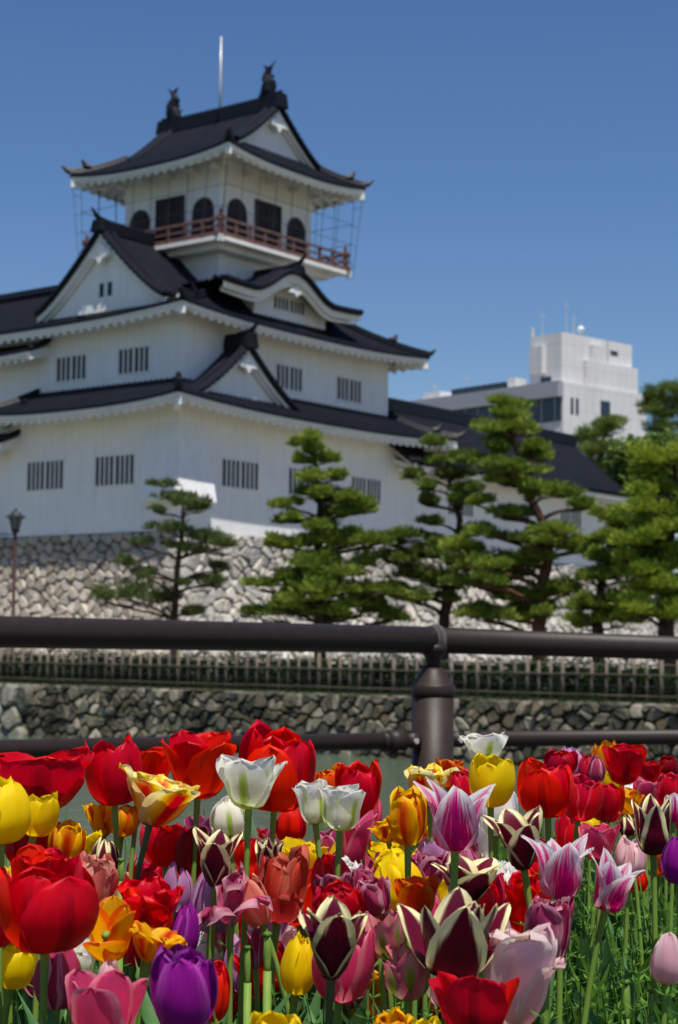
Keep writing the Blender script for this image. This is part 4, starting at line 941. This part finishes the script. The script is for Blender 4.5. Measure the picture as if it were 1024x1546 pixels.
def tulip(label, col, form, x, y0, y1, wpx, d, tilt=0, tip='round', ruff=0, curl=0, opn=0, w=.80, n=6, rot=None, lay=None, crumple=0, dark=False, leaves_=2, twist=0, missing=(), group=GT, pistil=None, leanback=0):
    rnd = random.Random(1)
    rnd = random.Random(int(x*31+y0*7+y1))
    k = d/F; H = (y1-y0)*k*1.0; Rw = wpx*k/2
    fb = atY(x-math.tan(R(tilt))*(y1-y0)*.5, y1, d)             # foot of the flower
    sx = fb[0]-math.tan(R(tilt))*fb[2]*.35 + rnd.uniform(-.012, .012); sy = d+rnd.uniform(-.02, .02)
    sx = min(max(sx, -3), 3); foot = np.array([sx, sy, 0]); BASEP.append((sx, sy))
    root = empty('tulip', foot, 0, label, 'tulip', group)
    F0 = fb-foot
    # stem
    tl = np.array([math.sin(R(tilt)), -math.sin(R(leanback)), math.cos(R(tilt))]); mb = MB()
    pts = []; L = np.linalg.norm(F0); A, B = np.zeros(3), F0; ta = np.array([rnd.uniform(-.06, .06), 0, 1])*L; tb_ = tl*L
    for t in np.linspace(0, 1, 12):
        pts.append((2*t**3-3*t*t+1)*A+(t**3-2*t*t+t)*ta+(-2*t**3+3*t*t)*B+(t**3-t*t)*tb_)
    rs = .0026*(.75+.5*min(1, H/.06)); rad = [rs*(1.15-.3*t) for t in np.linspace(0, 1, 12)]; rad[-1] = rs*1.15
    mb.tube(pts, rad, 8, cap=False); mb.build('stem', M['stem_dark'] if dark else M['tulip_stem'], root, True)
    leanback = leanback or rnd.uniform(0, 9)*(1 if form != 'egg' else .4)
    # petals
    rm = Matrix.Rotation(R(tilt), 3, 'Y') @ Matrix.Rotation(R(leanback), 3, 'X') ; rm = np.array(rm)
    ruff = max(ruff, rnd.uniform(.08, .30)); crumple = max(crumple, rnd.uniform(.10, .40)); 
    prof = PROF[form]; ph0 = rnd.uniform(0, 2.09) if rot is None else R(rot)
    lay = lay or {}
    for i in range(n):
        if i in missing: continue
        inner = i % 2 == 1
        phi = ph0+i*2*math.pi/min(n, 6)*(1 if n <= 6 else 1.0)+(.5 if i >= 6 else 0)+rnd.uniform(-.08, .08)
        sc = 1.0 if i < 6 else .72
        pm, uv = petal(Rw*sc*rnd.uniform(.95, 1.03), H*(1 if i < 6 else .93), prof, phi, rnd, inner, tip, w, ruff, curl, opn+(rnd.uniform(-.08, .02) if inner else rnd.uniform(-.02, .13)), lay.get(i, 0), crumple)
        pm.v = [tuple(rm@np.array(v)+F0) for v in pm.v]
        pm.build('petal', PM[col], root, True, uv=uv)
    if pistil or (pistil is None and form in ('open', 'wide', 'flare')):
        mb = MB(); q = [rm@np.array([0, 0, H*a])+F0 for a in (.02, .3, .42)]; mb.tube(q, [.004, .0045, .0035], 8)
        for a in range(3): e = rm@np.array([.005*math.cos(a*2.09), .005*math.sin(a*2.09), H*.44])+F0; mb.tube([q[2], e], [.003, .0028], 6)
        mb.build('pistil', M['tulip_stem'], root, True)
    for j in range(leaves_):
        Lf = rnd.uniform(.20, .32); lm = leaf_mb(Lf, rnd.uniform(.014, .032), rnd.uniform(0, 6.28), rnd.uniform(.08, .3), rnd, bend=rnd.uniform(.2, .9))
        lm.v = [(v[0], v[1], v[2]+.02) for v in lm.v]; lm.build('leaf', M['tulip_leaf'], root, True)
    return root
T = tulip
# --- row of tall blooms against the railing and the water
T('very wide open deep red tulip near the left edge before the lower railing bar', 'red', 'wide', 62, 1138, 1228, 152, 1.80, -3, w=.95, rot=40)
T('deep red tulip cut by the left photo edge behind the wide open red one', 'red', 'open', 8, 1140, 1215, 95, 2.05, 0, w=.9)
T('butter yellow closed tulip cut by the left edge of the photo', 'yellow', 'egg', 2, 1178, 1274, 82, 1.55, 0, rot=80)
T('yellow tulip leaning beside the yellow one at the left edge', 'yellow', 'cup', 58, 1194, 1262, 60, 1.66, 12)
T('tall deep red tulip with a folded side petal, third red bloom along the top', 'red', 'cup', 170, 1113, 1216, 86, 1.95, -4, lay={4: .25}, w=.85, rot=200)
T('deep red tulip half hidden behind the yellow and red parrot tulip', 'red', 'open', 216, 1130, 1205, 92, 2.1, 8, w=.9)
T('big deep red open tulip with pale yellow foot, left of the white green tulip', 'red', 'open', 300, 1104, 1206, 112, 1.98, 2, w=.92, rot=75)
T('biggest many petalled red tulip, behind the white tulip at the lower railing bar', 'red', 'cup', 417, 1100, 1224, 112, 2.0, 3, n=9, w=.9, ruff=.4, rot=20)
T('ragged yellow and red striped parrot tulip on a dark stem at the left', 'parrot', 'wide', 236, 1166, 1246, 112, 1.72, 14, ruff=.8, curl=.15, n=9, opn=.1, dark=True, w=.8, tip='blunt', leaves_=1)
T('white tulip with green streaked petals flaring open, in front of the biggest red tulip', 'whitegreen', 'vase', 376, 1140, 1221, 104, 1.62, 1, tip='round', w=.80, ruff=.45, rot=18, leanback=1)
T('cream white closed tulip low behind the flaring white green one', 'whitegreen', 'egg', 344, 1200, 1262, 54, 1.9, -6, w=.85)
T('small bright red closed tulip right of the white stems under the biggest red bloom', 'red', 'egg', 439, 1218, 1272, 44, 2.3, 0)
T('rounded white green tulip, left one of the touching white pair', 'whitegreen', 'goblet', 472, 1178, 1244, 58, 1.78, -8, w=.92, ruff=.12, rot=60, leanback=1)
T('rounded white green tulip, right one of the touching white pair', 'whitegreen', 'goblet', 515, 1180, 1254, 68, 1.70, 3, w=.95, ruff=.12, rot=80, leanback=1)
T('orange red tulip peeping from behind the white pair', 'orangered', 'cup', 498, 1157, 1202, 50, 2.2, -10, ruff=.6)
T('deep red crumpled tulip just right of and behind the white pair', 'red', 'cup', 540, 1152, 1232, 68, 2.05, 4, n=9, ruff=.5)
T('orange and yellow closed tulip with one drooping petal beside the largest lily tulip', 'orange', 'cup', 616, 1193, 1276, 56, 1.66, 0, ruff=.9, tip='blunt', w=.85, lay={3: .5})
T('small orange and yellow ruffled tulip at the elbow of the taller orange one', 'orange', 'open', 583, 1238, 1272, 44, 1.80, -14, ruff=1.0)
T('yellow and red ragged parrot tulip standing behind the pink and white lily tulip', 'parrot', 'goblet', 646, 1160, 1216, 66, 1.95, -4, ruff=1.2, n=9, tip='blunt')
T('orange red tulip in front of the foot of the railing post', 'orangered', 'open', 680, 1146, 1190, 46, 2.25, 5, ruff=.4)
T('rose red tulip between the railing post and the tall yellow tulip', 'pinkred', 'cup', 703, 1164, 1212, 44, 2.2, 0, ruff=.5, n=9)
T('large pink and white pointed lily tulip just below the railing post', 'flame', 'lily', 688, 1172, 1284, 118, 1.52, 1, tip='sharp', w=.80, curl=.2, rot=-90, opn=.05)
T('clear yellow closed tulip right of the railing post', 'yellow', 'cup', 741, 1142, 1218, 70, 1.82, 0, rot=70, tip='round')
T('small white green flaring tulip highest in the bed, behind the clear yellow one', 'whitegreen', 'vase', 731, 1106, 1152, 74, 2.3, 0, ruff=.5, w=.8, rot=50, leanback=.5)
T('large white tulip half hidden under the clear yellow one', 'white', 'cup', 752, 1196, 1262, 60, 2.0, 4, ruff=.4)
T('white tulip low behind the pink and white lily tulip', 'white', 'open', 728, 1228, 1300, 60, 2.1, 0, ruff=.5)
T('large rounded pure red tulip on the right side, just right of the clear yellow one', 'red', 'cup', 826, 1150, 1234, 84, 1.92, -2, w=.9, rot=250)
T('rounded red tulip with pale foot touching the large pure red one', 'pinkred', 'cup', 876, 1172, 1238, 64, 2.0, 6, w=.88)
T('rounded red tulip third in the touching row of reds at the right', 'red', 'cup', 916, 1178, 1240, 52, 2.1, 8)
T('small dark rose tulip above the large pure red one', 'crimson', 'cup', 847, 1135, 1170, 50, 2.4, 0, n=9, ruff=.4)
T('orange yellow tulip peeping over the highest red tulip at the right', 'orangeyellow', 'cup', 913, 1120, 1166, 38, 2.7, -6)
T('highest red tulip on the right side, dark inside', 'red', 'open', 941, 1126, 1184, 64, 2.45, 3, w=.92)
T('dark red tulip right of the highest red tulip', 'crimson', 'open', 980, 1148, 1184, 40, 2.7, 8)
T('narrow mauve pink tulip left of the highest red tulip', 'mauve', 'egg', 902, 1140, 1182, 24, 2.5, 0)
T('yellow tulip foot under the highest red tulip', 'yellow', 'cup', 922, 1164, 1196, 30, 2.6, 0)
T('small white closed tulip among the far pinks at the right', 'white', 'egg', 950, 1179, 1210, 32, 2.6, 0)
T('faded pink tulip right of the small white closed one', 'pink', 'goblet', 975, 1176, 1214, 46, 2.5, 0, ruff=.5)
T('rose red tulip by the right edge beside the faded pink one', 'pinkred', 'cup', 1010, 1170, 1214, 36, 2.5, 3, ruff=.3)
T('dull red tulip at the right edge just under the lower railing bar', 'darkred', 'cup', 1008, 1140, 1175, 30, 2.9, 0)
T('orange and yellow split tulip with a petal reaching left, among the far pinks', 'orangeyellow', 'wide', 948, 1196, 1230, 54, 2.35, -12, ruff=.6, w=.6)
T('white and red striped tulip cut by the right edge', 'flame', 'cup', 1016, 1196, 1242, 30, 2.1, 0)
# --- middle rows
T('maroon tulip with cream edges and an outflung left petal, right of the white tulips', 'maroon', 'flare', 783, 1216, 1312, 92, 1.68, -10, tip='point', w=.82, curl=.1, rot=-80)
T('maroon tulip with cream edges, closed and pointed, by the right edge', 'maroon', 'goblet', 985, 1206, 1290, 62, 1.80, -2, tip='point', w=.85, rot=-90)
T('small maroon bud half hidden left of the pointed maroon one by the right edge', 'maroon', 'egg', 946, 1226, 1262, 30, 2.1, -10, tip='point')
T('pink and white lily tulip with outflung tips, left one of the right hand pair', 'flame', 'lily', 846, 1256, 1357, 108, 1.60, 0, tip='sharp', w=.78, curl=.25, rot=-85)
T('pink and white lily tulip leaning right, right one of the right hand pair', 'flame', 'lily', 925, 1284, 1374, 92, 1.60, 14, tip='sharp', w=.78, curl=.2, rot=-60)
T('matt pink tulip between the two right hand lily tulips', 'pink', 'open', 905, 1240, 1300, 60, 1.95, 0, w=.9)
T('rose pink tulip behind the left lily tulip of the right hand pair', 'pinkred', 'cup', 858, 1232, 1290, 40, 2.1, 0)
T('pale pink faded tulip above the right lily tulip', 'palepink', 'egg', 952, 1262, 1324, 46, 2.0, 4, crumple=1)
T('deep purple tulip cut by the right edge of the photo', 'purple', 'egg', 1026, 1262, 1335, 50, 1.75, 0)
T('small yellow tulip under the row of reds at the right', 'yellow', 'cup', 890, 1230, 1262, 38, 2.3, 0)
T('orange red tulip low at the right, left of the deep purple edge tulip', 'orangered', 'open', 996, 1284, 1322, 34, 2.15, 0)
T('small scarlet tulip low between the right lily tulip and the grass', 'red', 'egg', 960, 1312, 1348, 34, 2.3, 0)
T('small scarlet tulip low under the outflung maroon tulip', 'red', 'egg', 792, 1308, 1344, 36, 2.3, 0)
T('yellow tulip low beside the white ones under the outflung maroon tulip', 'yellow', 'cup', 786, 1322, 1362, 40, 2.2, 6)
T('white tulip low in the shade left of the lily pair', 'white', 'egg', 766, 1300, 1362, 34, 2.25, 0)
T('dark mauve tulip right of the open pink and white lily tulip', 'mauve', 'cup', 712, 1262, 1306, 46, 2.1, 0, crumple=1)
T('crimson tulip in the shade at far left under the wide open red one', 'crimson', 'cup', 42, 1240, 1308, 74, 1.8, 4, n=9, ruff=.3)
T('rusty orange tulip flushed with red, left of the orange striped pair', 'orange', 'cup', 101, 1240, 1302, 54, 1.78, 6, crumple=.5)
T('orange striped tulip with ruffled rim, left one of a pair over the water', 'orange', 'open', 152, 1213, 1264, 44, 2.0, -10, ruff=.8)
T('yellow orange tulip, right one of the pair over the water behind the parrot tulip', 'orangeyellow', 'cup', 186, 1216, 1262, 46, 2.1, 6, ruff=.5)
T('small maroon bud with cream edges under the orange striped pair', 'maroon', 'egg', 158, 1264, 1320, 44, 1.75, 0, tip='point', rot=-90)
T('cream yellow tulip left of the small maroon bud', 'yellow', 'flare', 136, 1256, 1300, 44, 1.9, -10, ruff=.5)
T('dull red cup tulip behind the thin stems under the parrot tulip', 'red', 'cup', 250, 1246, 1308, 80, 2.05, 0, w=.9)
T('dark red tulip in the shade right of the stems under the parrot tulip', 'darkred', 'cup', 292, 1250, 1330, 54, 2.0, 4)
T('pointed maroon tulip with cream edges standing before the white stems', 'maroon', 'flare', 327, 1256, 1338, 76, 1.60, 3, tip='point', w=.9, rot=-95)
T('faded maroon bud with curled cream tips behind the brick red tulip', 'maroon', 'goblet', 406, 1268, 1318, 44, 1.85, -4, tip='point', crumple=.6)
T('big brick red wilting tulip with a drooping petal, centre left', 'brick', 'cup', 424, 1284, 1392, 68, 1.62, 6, crumple=1.1, lay={0: .7}, tip='blunt', w=.9, rot=-70)
T('wide yellow tulip behind the stems of the white pair', 'yellow', 'open', 462, 1270, 1330, 84, 1.95, 0, w=.95)
T('yellow tulip low behind the stem of the orange and yellow tulip', 'yellow', 'open', 588, 1274, 1318, 68, 2.0, 0, w=.95)
T('small yellow tulip behind the open maroon one', 'yellow', 'cup', 712, 1292, 1326, 56, 2.1, 0)
T('magenta pink tulip with tall pointed petals below the white pair', 'pink', 'lily', 536, 1222, 1304, 70, 1.90, 10, tip='point', w=.7, rot=-60)
T('tall narrow rose pink tulip behind the right white tulip', 'pink', 'egg', 560, 1192, 1256, 34, 2.1, 8, tip='point')
T('mauve pink faded tulip left of the magenta pink one', 'mauve', 'cup', 500, 1250, 1306, 46, 1.98, -8)
T('small white ruffled tulip beside a lilac one in the middle', 'white', 'goblet', 522, 1298, 1344, 44, 1.85, 4, ruff=.9, crumple=.6)
T('small lilac tulip tucked against the white ruffled one', 'lilac', 'egg', 494, 1308, 1346, 28, 1.9, -8)
T('rose pink tulip left of the crumpled mauve ones in the middle', 'pink', 'open', 567, 1290, 1340, 36, 1.82, -12, tip='point')
T('crumpled mauve pink tulip in the middle under the orange and yellow tulip', 'mauve', 'open', 594, 1300, 1352, 54, 1.80, 10, crumple=1.3, ruff=.6)
T('lilac shaded tulip under the large pink and white lily tulip', 'lilac', 'cup', 655, 1268, 1316, 46, 1.95, 6)
T('small purple tulip behind the stem of the large lily tulip', 'purple', 'cup', 682, 1276, 1306, 40, 2.05, 0)
T('small red tulip behind the brick red one', 'red', 'cup', 372, 1262, 1310, 40, 2.2, 0)
T('wide open maroon tulip with cream tips above the largest maroon one', 'maroon', 'flare', 706, 1296, 1362, 108, 1.62, 2, tip='point', w=.85, rot=-70, curl=.1)
T('yellow tulip filling the gap left of the open maroon one', 'yellow', 'cup', 640, 1296, 1336, 40, 2.1, 0)
# --- front rows
T('largest glossy red tulip in the foreground at the left edge', 'red', 'cup', 68, 1297, 1437, 138, 1.38, 0, w=1.02, rot=-48, opn=.10, leanback=1)
T('red bloom cut by the left edge beside the largest glossy red one', 'pinkred', 'cup', -8, 1318, 1430, 80, 1.5, 0)
T('dark red tulip tips behind the largest glossy red one', 'red', 'open', 60, 1285, 1370, 90, 1.62, 0, n=9, ruff=.3)
T('salmon pink crumpled tulip right of the largest glossy red one', 'salmon', 'cup', 140, 1290, 1378, 74, 1.55, 10, crumple=1.2, tip='blunt')
T('salmon pink tulip half fallen behind the red ruffled one', 'salmon', 'cup', 165, 1306, 1372, 50, 1.7, 12, crumple=.8)
T('scarlet tulip with jagged torn rim at the left', 'red', 'open', 226, 1334, 1398, 92, 1.55, 6, ruff=1.2, tip='blunt', w=.85, rot=20)
T('orange and yellow open tulip with tall back petals and a red lip, left', 'orangeyellow', 'open', 162, 1358, 1452, 88, 1.45, -4, w=.85, rot=90, lay={3: .5}, missing=(2,), pistil=True)
T('orange yellow tulip curling over like a hook, left of the small purple one', 'orange', 'wide', 232, 1390, 1452, 76, 1.45, 14, curl=.8, w=.8, lay={0: .4, 5: .3}, ruff=.6, pistil=True)
T('small closed purple tulip beside the jagged scarlet one', 'purple', 'egg', 279, 1364, 1447, 42, 1.55, 6)
T('large purple tulip at the bottom edge, left of centre', 'purple', 'cup', 278, 1440, 1552, 98, 1.32, 0, w=.82, n=9, rot=-90)
T('scarlet narrow tulip behind the large purple one', 'red', 'egg', 325, 1456, 1542, 44, 1.42, 6)
T('closed wine pink tulip with folded rim, lower left', 'mauve', 'egg', 85, 1433, 1524, 66, 1.45, 0, crumple=.7, tip='blunt', w=.9, n=9)
T('yellow tulip in the shade behind the closed wine pink one', 'yellow', 'cup', 20, 1422, 1492, 62, 1.6, 8)
T('spent pale yellow tulip with few petals behind the wine pink one', 'whitegreen', 'flare', 122, 1420, 1482, 66, 1.52, -5, missing=(1, 4), ruff=.7, pistil=True)
T('wide rose pink tulip at the bottom left edge with one petal standing apart', 'pink', 'open', 158, 1470, 1575, 124, 1.30, 0, w=.72, rot=-100, n=6, missing=(1,))
T('pale mauve tulip peeping over the wide rose pink one', 'palepink', 'egg', 164, 1452, 1500, 36, 1.42, 6)
T('lilac closed tulip between thin stems at the left', 'lilac', 'egg', 268, 1302, 1378, 50, 1.72, 2, tip='point')
T('pale lilac long tulip right of the thin stems', 'lilac', 'egg', 322, 1320, 1408, 64, 1.68, 4, w=.9)
T('drooping wilted mauve tulip with torn petals', 'mauve', 'flare', 348, 1318, 1398, 64, 1.58, 0, crumple=1.6, ruff=1.2, lay={2: .9, 4: .6}, missing=(1,), pistil=True)
T('salmon red petalled tulip bending right beside the wilted mauve one', 'salmon', 'cup', 382, 1320, 1396, 54, 1.60, -22, crumple=.6, missing=(4,))
T('small dark pink wilted tulip low among the stems', 'mauve', 'goblet', 384, 1402, 1462, 34, 1.65, -4, crumple=1.5)
T('shaded yellow tulip left of the maroon one in the centre', 'yellow', 'egg', 452, 1412, 1502, 52, 1.55, 8)
T('maroon tulip with cream edges and pointed petals, bottom centre', 'maroon', 'flare', 503, 1362, 1476, 110, 1.38, 3, tip='point', w=.92, rot=-90, dark=True)
T('rose pink tulip directly under the centre maroon one', 'pink', 'cup', 518, 1396, 1512, 92, 1.50, 6, w=.9)
T('crimson many petalled tulip above the centre maroon one', 'crimson', 'cup', 512, 1338, 1392, 72, 1.55, 0, n=9, ruff=.8)
T('orange red cup tulip glowing in the sun, in the middle', 'orangered', 'open', 628, 1322, 1388, 68, 1.55, 0, w=.95, rot=30)
T('dusky mauve curled tulip left of the glowing orange red one', 'mauve', 'cup', 564, 1328, 1382, 50, 1.58, -6, crumple=1.4, ruff=.6)
T('pink and green tulip with pointed tips, upper one of two in the lower middle', 'pinkgreen', 'open', 584, 1378, 1448, 66, 1.50, -6, tip='point', ruff=.6)
T('pink and green tulip, lower one of two in the lower middle', 'pinkgreen', 'goblet', 616, 1428, 1508, 82, 1.40, 0, tip='point', ruff=.5, w=.8)
T('largest maroon tulip with cream edges and outflung side petals, lower middle', 'maroon', 'open', 686, 1350, 1476, 146, 1.38, 4, tip='point', w=.72, n=9, rot=-90, lay={2: .25, 4: .3, 3: .1}, leanback=4)
T('bright red tulip seen from above at the bottom edge', 'red', 'open', 718, 1474, 1566, 132, 1.26, 0, w=.85, n=9, leanback=-12)
T('very large pale pink tulip with frayed petals, lower right', 'palepink', 'open', 778, 1398, 1552, 116, 1.40, 4, w=.85, ruff=.7, tip='blunt', rot=-80, lay={1: .4})
T('crumpled crimson mauve tulip above the very large pale pink one', 'mauve', 'cup', 829, 1358, 1450, 66, 1.55, 2, crumple=1.3, tip='blunt', w=.9, n=9)
T('pale pink closed tulip at the right edge of the photo', 'palepink', 'egg', 1008, 1410, 1486, 50, 1.50, 4, crumple=.6)
T('bright yellow tulip at the bottom edge left of centre', 'yellow', 'cup', 416, 1530, 1600, 78, 1.30, 0, w=.9)
T('orange tulip tips at the bottom edge under the two pink and green ones', 'orange', 'cup', 590, 1530, 1590, 60, 1.32, 0, ruff=.8)
T('yellow tulip tip at the bottom edge beside the bright red one', 'yellow', 'cup', 642, 1534, 1600, 50, 1.33, 0)
T('rose tulip low behind the two pink and green ones', 'palepink', 'cup', 672, 1440, 1520, 60, 1.62, 0)
# seed pods
def pod(label, x, y0, y1, d, wid=14):
    k = d/F; tp = atY(x, y0, d); bt_ = atY(x, y1, d); foot = np.array([bt_[0], d, 0]); root = empty('tulip_seed_pod', foot, 0, label, 'seed pod', 'seed pods left without petals')
    mb = MB(); mb.tube([(0, 0, 0), bt_-foot], .0032, 8); mb.build('stem', M['tulip_stem'], root, True)
    mb = MB(); r = wid*k/2; a, b_ = bt_-foot, tp-foot; mb.tube([lerp(a, b_, t) for t in (0, .06, .15, .5, .85, .95)], [r*.6, r*.75, r*.8, r, r*.8, r*.5], 6); mb.build('pod', M['tulip_stem'], root, True)
    mb = MB()
    for q in range(3): e = b_+np.array([math.cos(q*2.09+.5), math.sin(q*2.09+.5), 0])*r*1.0; mb.tube([lerp(a, b_, .93), lerp(b_, e, .6), e-np.array([0,0,.001])], [r*.5, r*.55, r*.35], 6)
    mb.build('stigma', M['weed'], root, True)
pod('green seed pod with curled stigma standing among stems at lower centre left', 404, 1410, 1466, 1.42)
pod('narrow green seed pod left of the tallest seed pod', 374, 1430, 1484, 1.50, 11)
pod('green seed pod under the orange striped pair at the left', 183, 1298, 1330, 1.62, 11)
pod('yellowish seed pod under the two pink and green tulips', 590, 1482, 1524, 1.45, 9)
pod('fat green seed pod in the grass at the lower right', 945, 1482, 1538, 1.50, 15)
pod('small yellowish seed pod beside the fat one at the lower right', 983, 1496, 1532, 1.52, 10)
# --- tulips of the far rows that only show as small touching blooms
rnd = random.Random(77); cols = ['pink', 'pinkred', 'mauve', 'red', 'crimson', 'palepink', 'white', 'yellow', 'orange', 'lilac', 'maroon']
wts = [6, 5, 4, 5, 4, 2, 2, 2, 2, 2, 1]
names = dict(pink='pink', pinkred='rose red', mauve='mauve', red='red', crimson='crimson', palepink='pale pink', white='white', yellow='yellow', orange='orange', lilac='lilac', maroon='maroon')
for i in range(40):
    f = rnd.random(); x = rnd.uniform(850, 1070) if i < 26 else rnd.uniform(100, 760)
    d = rnd.uniform(2.45, 3.2); zt = rnd.uniform(.37, .43) if i < 26 else rnd.uniform(.27, .35)
    yt = 980+(EZ-zt)*F/d; h = .055*F/d*rnd.uniform(.8, 1.1); c = rnd.choices(cols, wts)[0]
    T('small %s tulip crowded in the far rows of the bed' % names[c], c, rnd.choice(['cup', 'egg', 'goblet', 'open']), x, yt, yt+h, h*rnd.uniform(.75, 1.0), d, rnd.uniform(-10, 10), ruff=rnd.choice([0, .5]), crumple=rnd.choice([0, .6]), group='small %s tulips crowded in the far rows' % names[c], leaves_=1)
for i in range(128):
    f = i/96; x = rnd.uniform(-10, 770) if i < 62 else rnd.uniform(420, 860) if i < 96 else rnd.uniform(300, 680); d = rnd.uniform(1.7, 2.35); yt = rnd.uniform(1285, 1440) if i < 62 else rnd.uniform(1270, 1370) if i < 96 else rnd.uniform(1390, 1480)
    h = .055*F/d*rnd.uniform(.8, 1.1); c = rnd.choices(cols, wts)[0]
    T('%s tulip half hidden in the shade between the front stems' % names[c], c, rnd.choice(['cup', 'egg', 'goblet', 'open']), x, yt, yt+h, h*rnd.uniform(.75, 1.0), d, rnd.uniform(-14, 14), ruff=rnd.choice([0, .5]), crumple=rnd.choice([0, .8]), group='%s tulips half hidden between the front stems' % names[c], leaves_=2)
# extra leaves without a bloom
rnd = random.Random(5)
for i in range(120):
    y = rnd.uniform(1.12, 2.9); x = rnd.uniform(-.24, .24)*y if i < 60 else rnd.uniform(.0, .24)*y; root = empty('tulip_plant', (x, y, 0), 0, 'tulip plant showing only blue green leaves among the stems', 'plant', 'leafy tulip plants without a bloom')
    for j in range(3):
        lm = leaf_mb(rnd.uniform(.18, .33), rnd.uniform(.016, .040), rnd.uniform(0, 6.28), rnd.uniform(.05, .35), rnd, bend=rnd.uniform(.1, .9)); lm.build('leaf', M['tulip_leaf'], root, True)
# weeds and grass under the tulips
wd = MB(); rnd = random.Random(8)
for i in range(22000):
    y = 1.0+2.4*rnd.random()**.8; x = rnd.uniform(-.26, .26)*y if i % 4 else rnd.uniform(-1.9, 1.9); 
    dens = .35+.65*(1 if x > .03*y else .35)
    if rnd.random() > dens: continue
    h = rnd.uniform(.06, .24)*(1.2 if x > .05*y else .8); a = rnd.uniform(0, 6.28); l_ = rnd.uniform(.1, .5); p = np.array([x, y, 0]); d_ = np.array([math.cos(a)*l_, math.sin(a)*l_, 1]); s = np.array([-math.sin(a), math.cos(a), 0])*rnd.uniform(.0008, .0022)
    k0 = len(wd.v); q = p+d_*h*.55; e = p+d_*h+np.array([math.cos(a), math.sin(a), -.2])*h*.15
    wd.v += [tuple(p-s), tuple(p+s), tuple(q+s), tuple(e), tuple(q-s)]; wd.f.append((k0, k0+1, k0+2, k0+3, k0+4))
for i in range(3000):   # whorled weed stems
    y = 1.05+2.2*rnd.random(); x = rnd.uniform(-.25, .25)*y
    if x < .0*y and rnd.random() < .6: continue
    h = rnd.uniform(.12, .33); a = rnd.uniform(0, 6.28); b_ = rnd.uniform(.05, .35)
    for z_ in np.arange(h*rnd.uniform(.3, .55), h, rnd.uniform(.018, .034)):
        c = np.array([x+math.cos(a)*b_*z_, y+math.sin(a)*b_*z_, z_]); o = rnd.uniform(0, 1)
        for k in range(5):
            an = o+k*1.257+rnd.uniform(-.5, .5); dd = np.array([math.cos(an), math.sin(an), .35]); e = np.array([-math.sin(an), math.cos(an), 0])*.0016; L_ = .013*rnd.uniform(.5, 1.4); k0 = len(wd.v)
            wd.v += [tuple(c), tuple(c+dd*L_*.5-e), tuple(c+dd*L_), tuple(c+dd*L_*.5+e)]; wd.f.append((k0, k0+1, k0+2, k0+3))
    s = np.array([.0007, 0, 0]); k0 = len(wd.v); e = np.array([x+math.cos(a)*b_*h, y+math.sin(a)*b_*h, h])
    wd.v += [(x-.0007, y, 0), (x+.0007, y, 0), tuple(e+s), tuple(e-s)]; wd.f.append((k0, k0+1, k0+2, k0+3))
tag(wd.build('weeds', M['weed'], None), 'fine green weeds and grass growing between the tulip stems', 'weeds', kind='stuff')

# the bed goes on to either side of the frame: copies of tulips already built
rnd = random.Random(55); src = [o for o in bpy.data.objects if o.type == 'EMPTY' and o.get('category') == 'tulip' and 'half hidden between' in o.get('group', '')]
kids = {}
for o in bpy.data.objects:
    if o.parent is not None: kids.setdefault(o.parent.name, []).append(o)
for i in range(56):
    o = src[i % len(src)]; y = rnd.uniform(1.3, 3.1); side = -1 if i % 2 else 1; c = o.copy(); C.objects.link(c)
    c.location = (side*rnd.uniform(.24*y+.12, 1.6), y, 0); c.rotation_euler = (0, 0, rnd.uniform(0, 6.28))
    c['label'] = o['label'].split(' tulip')[0]+' tulip growing in the bed beyond the side of the photo'; c['group'] = 'tulips of the bed beyond the sides of the photo'
    for ch in kids.get(o.name, []):
        k = ch.copy(); C.objects.link(k); k.parent = c
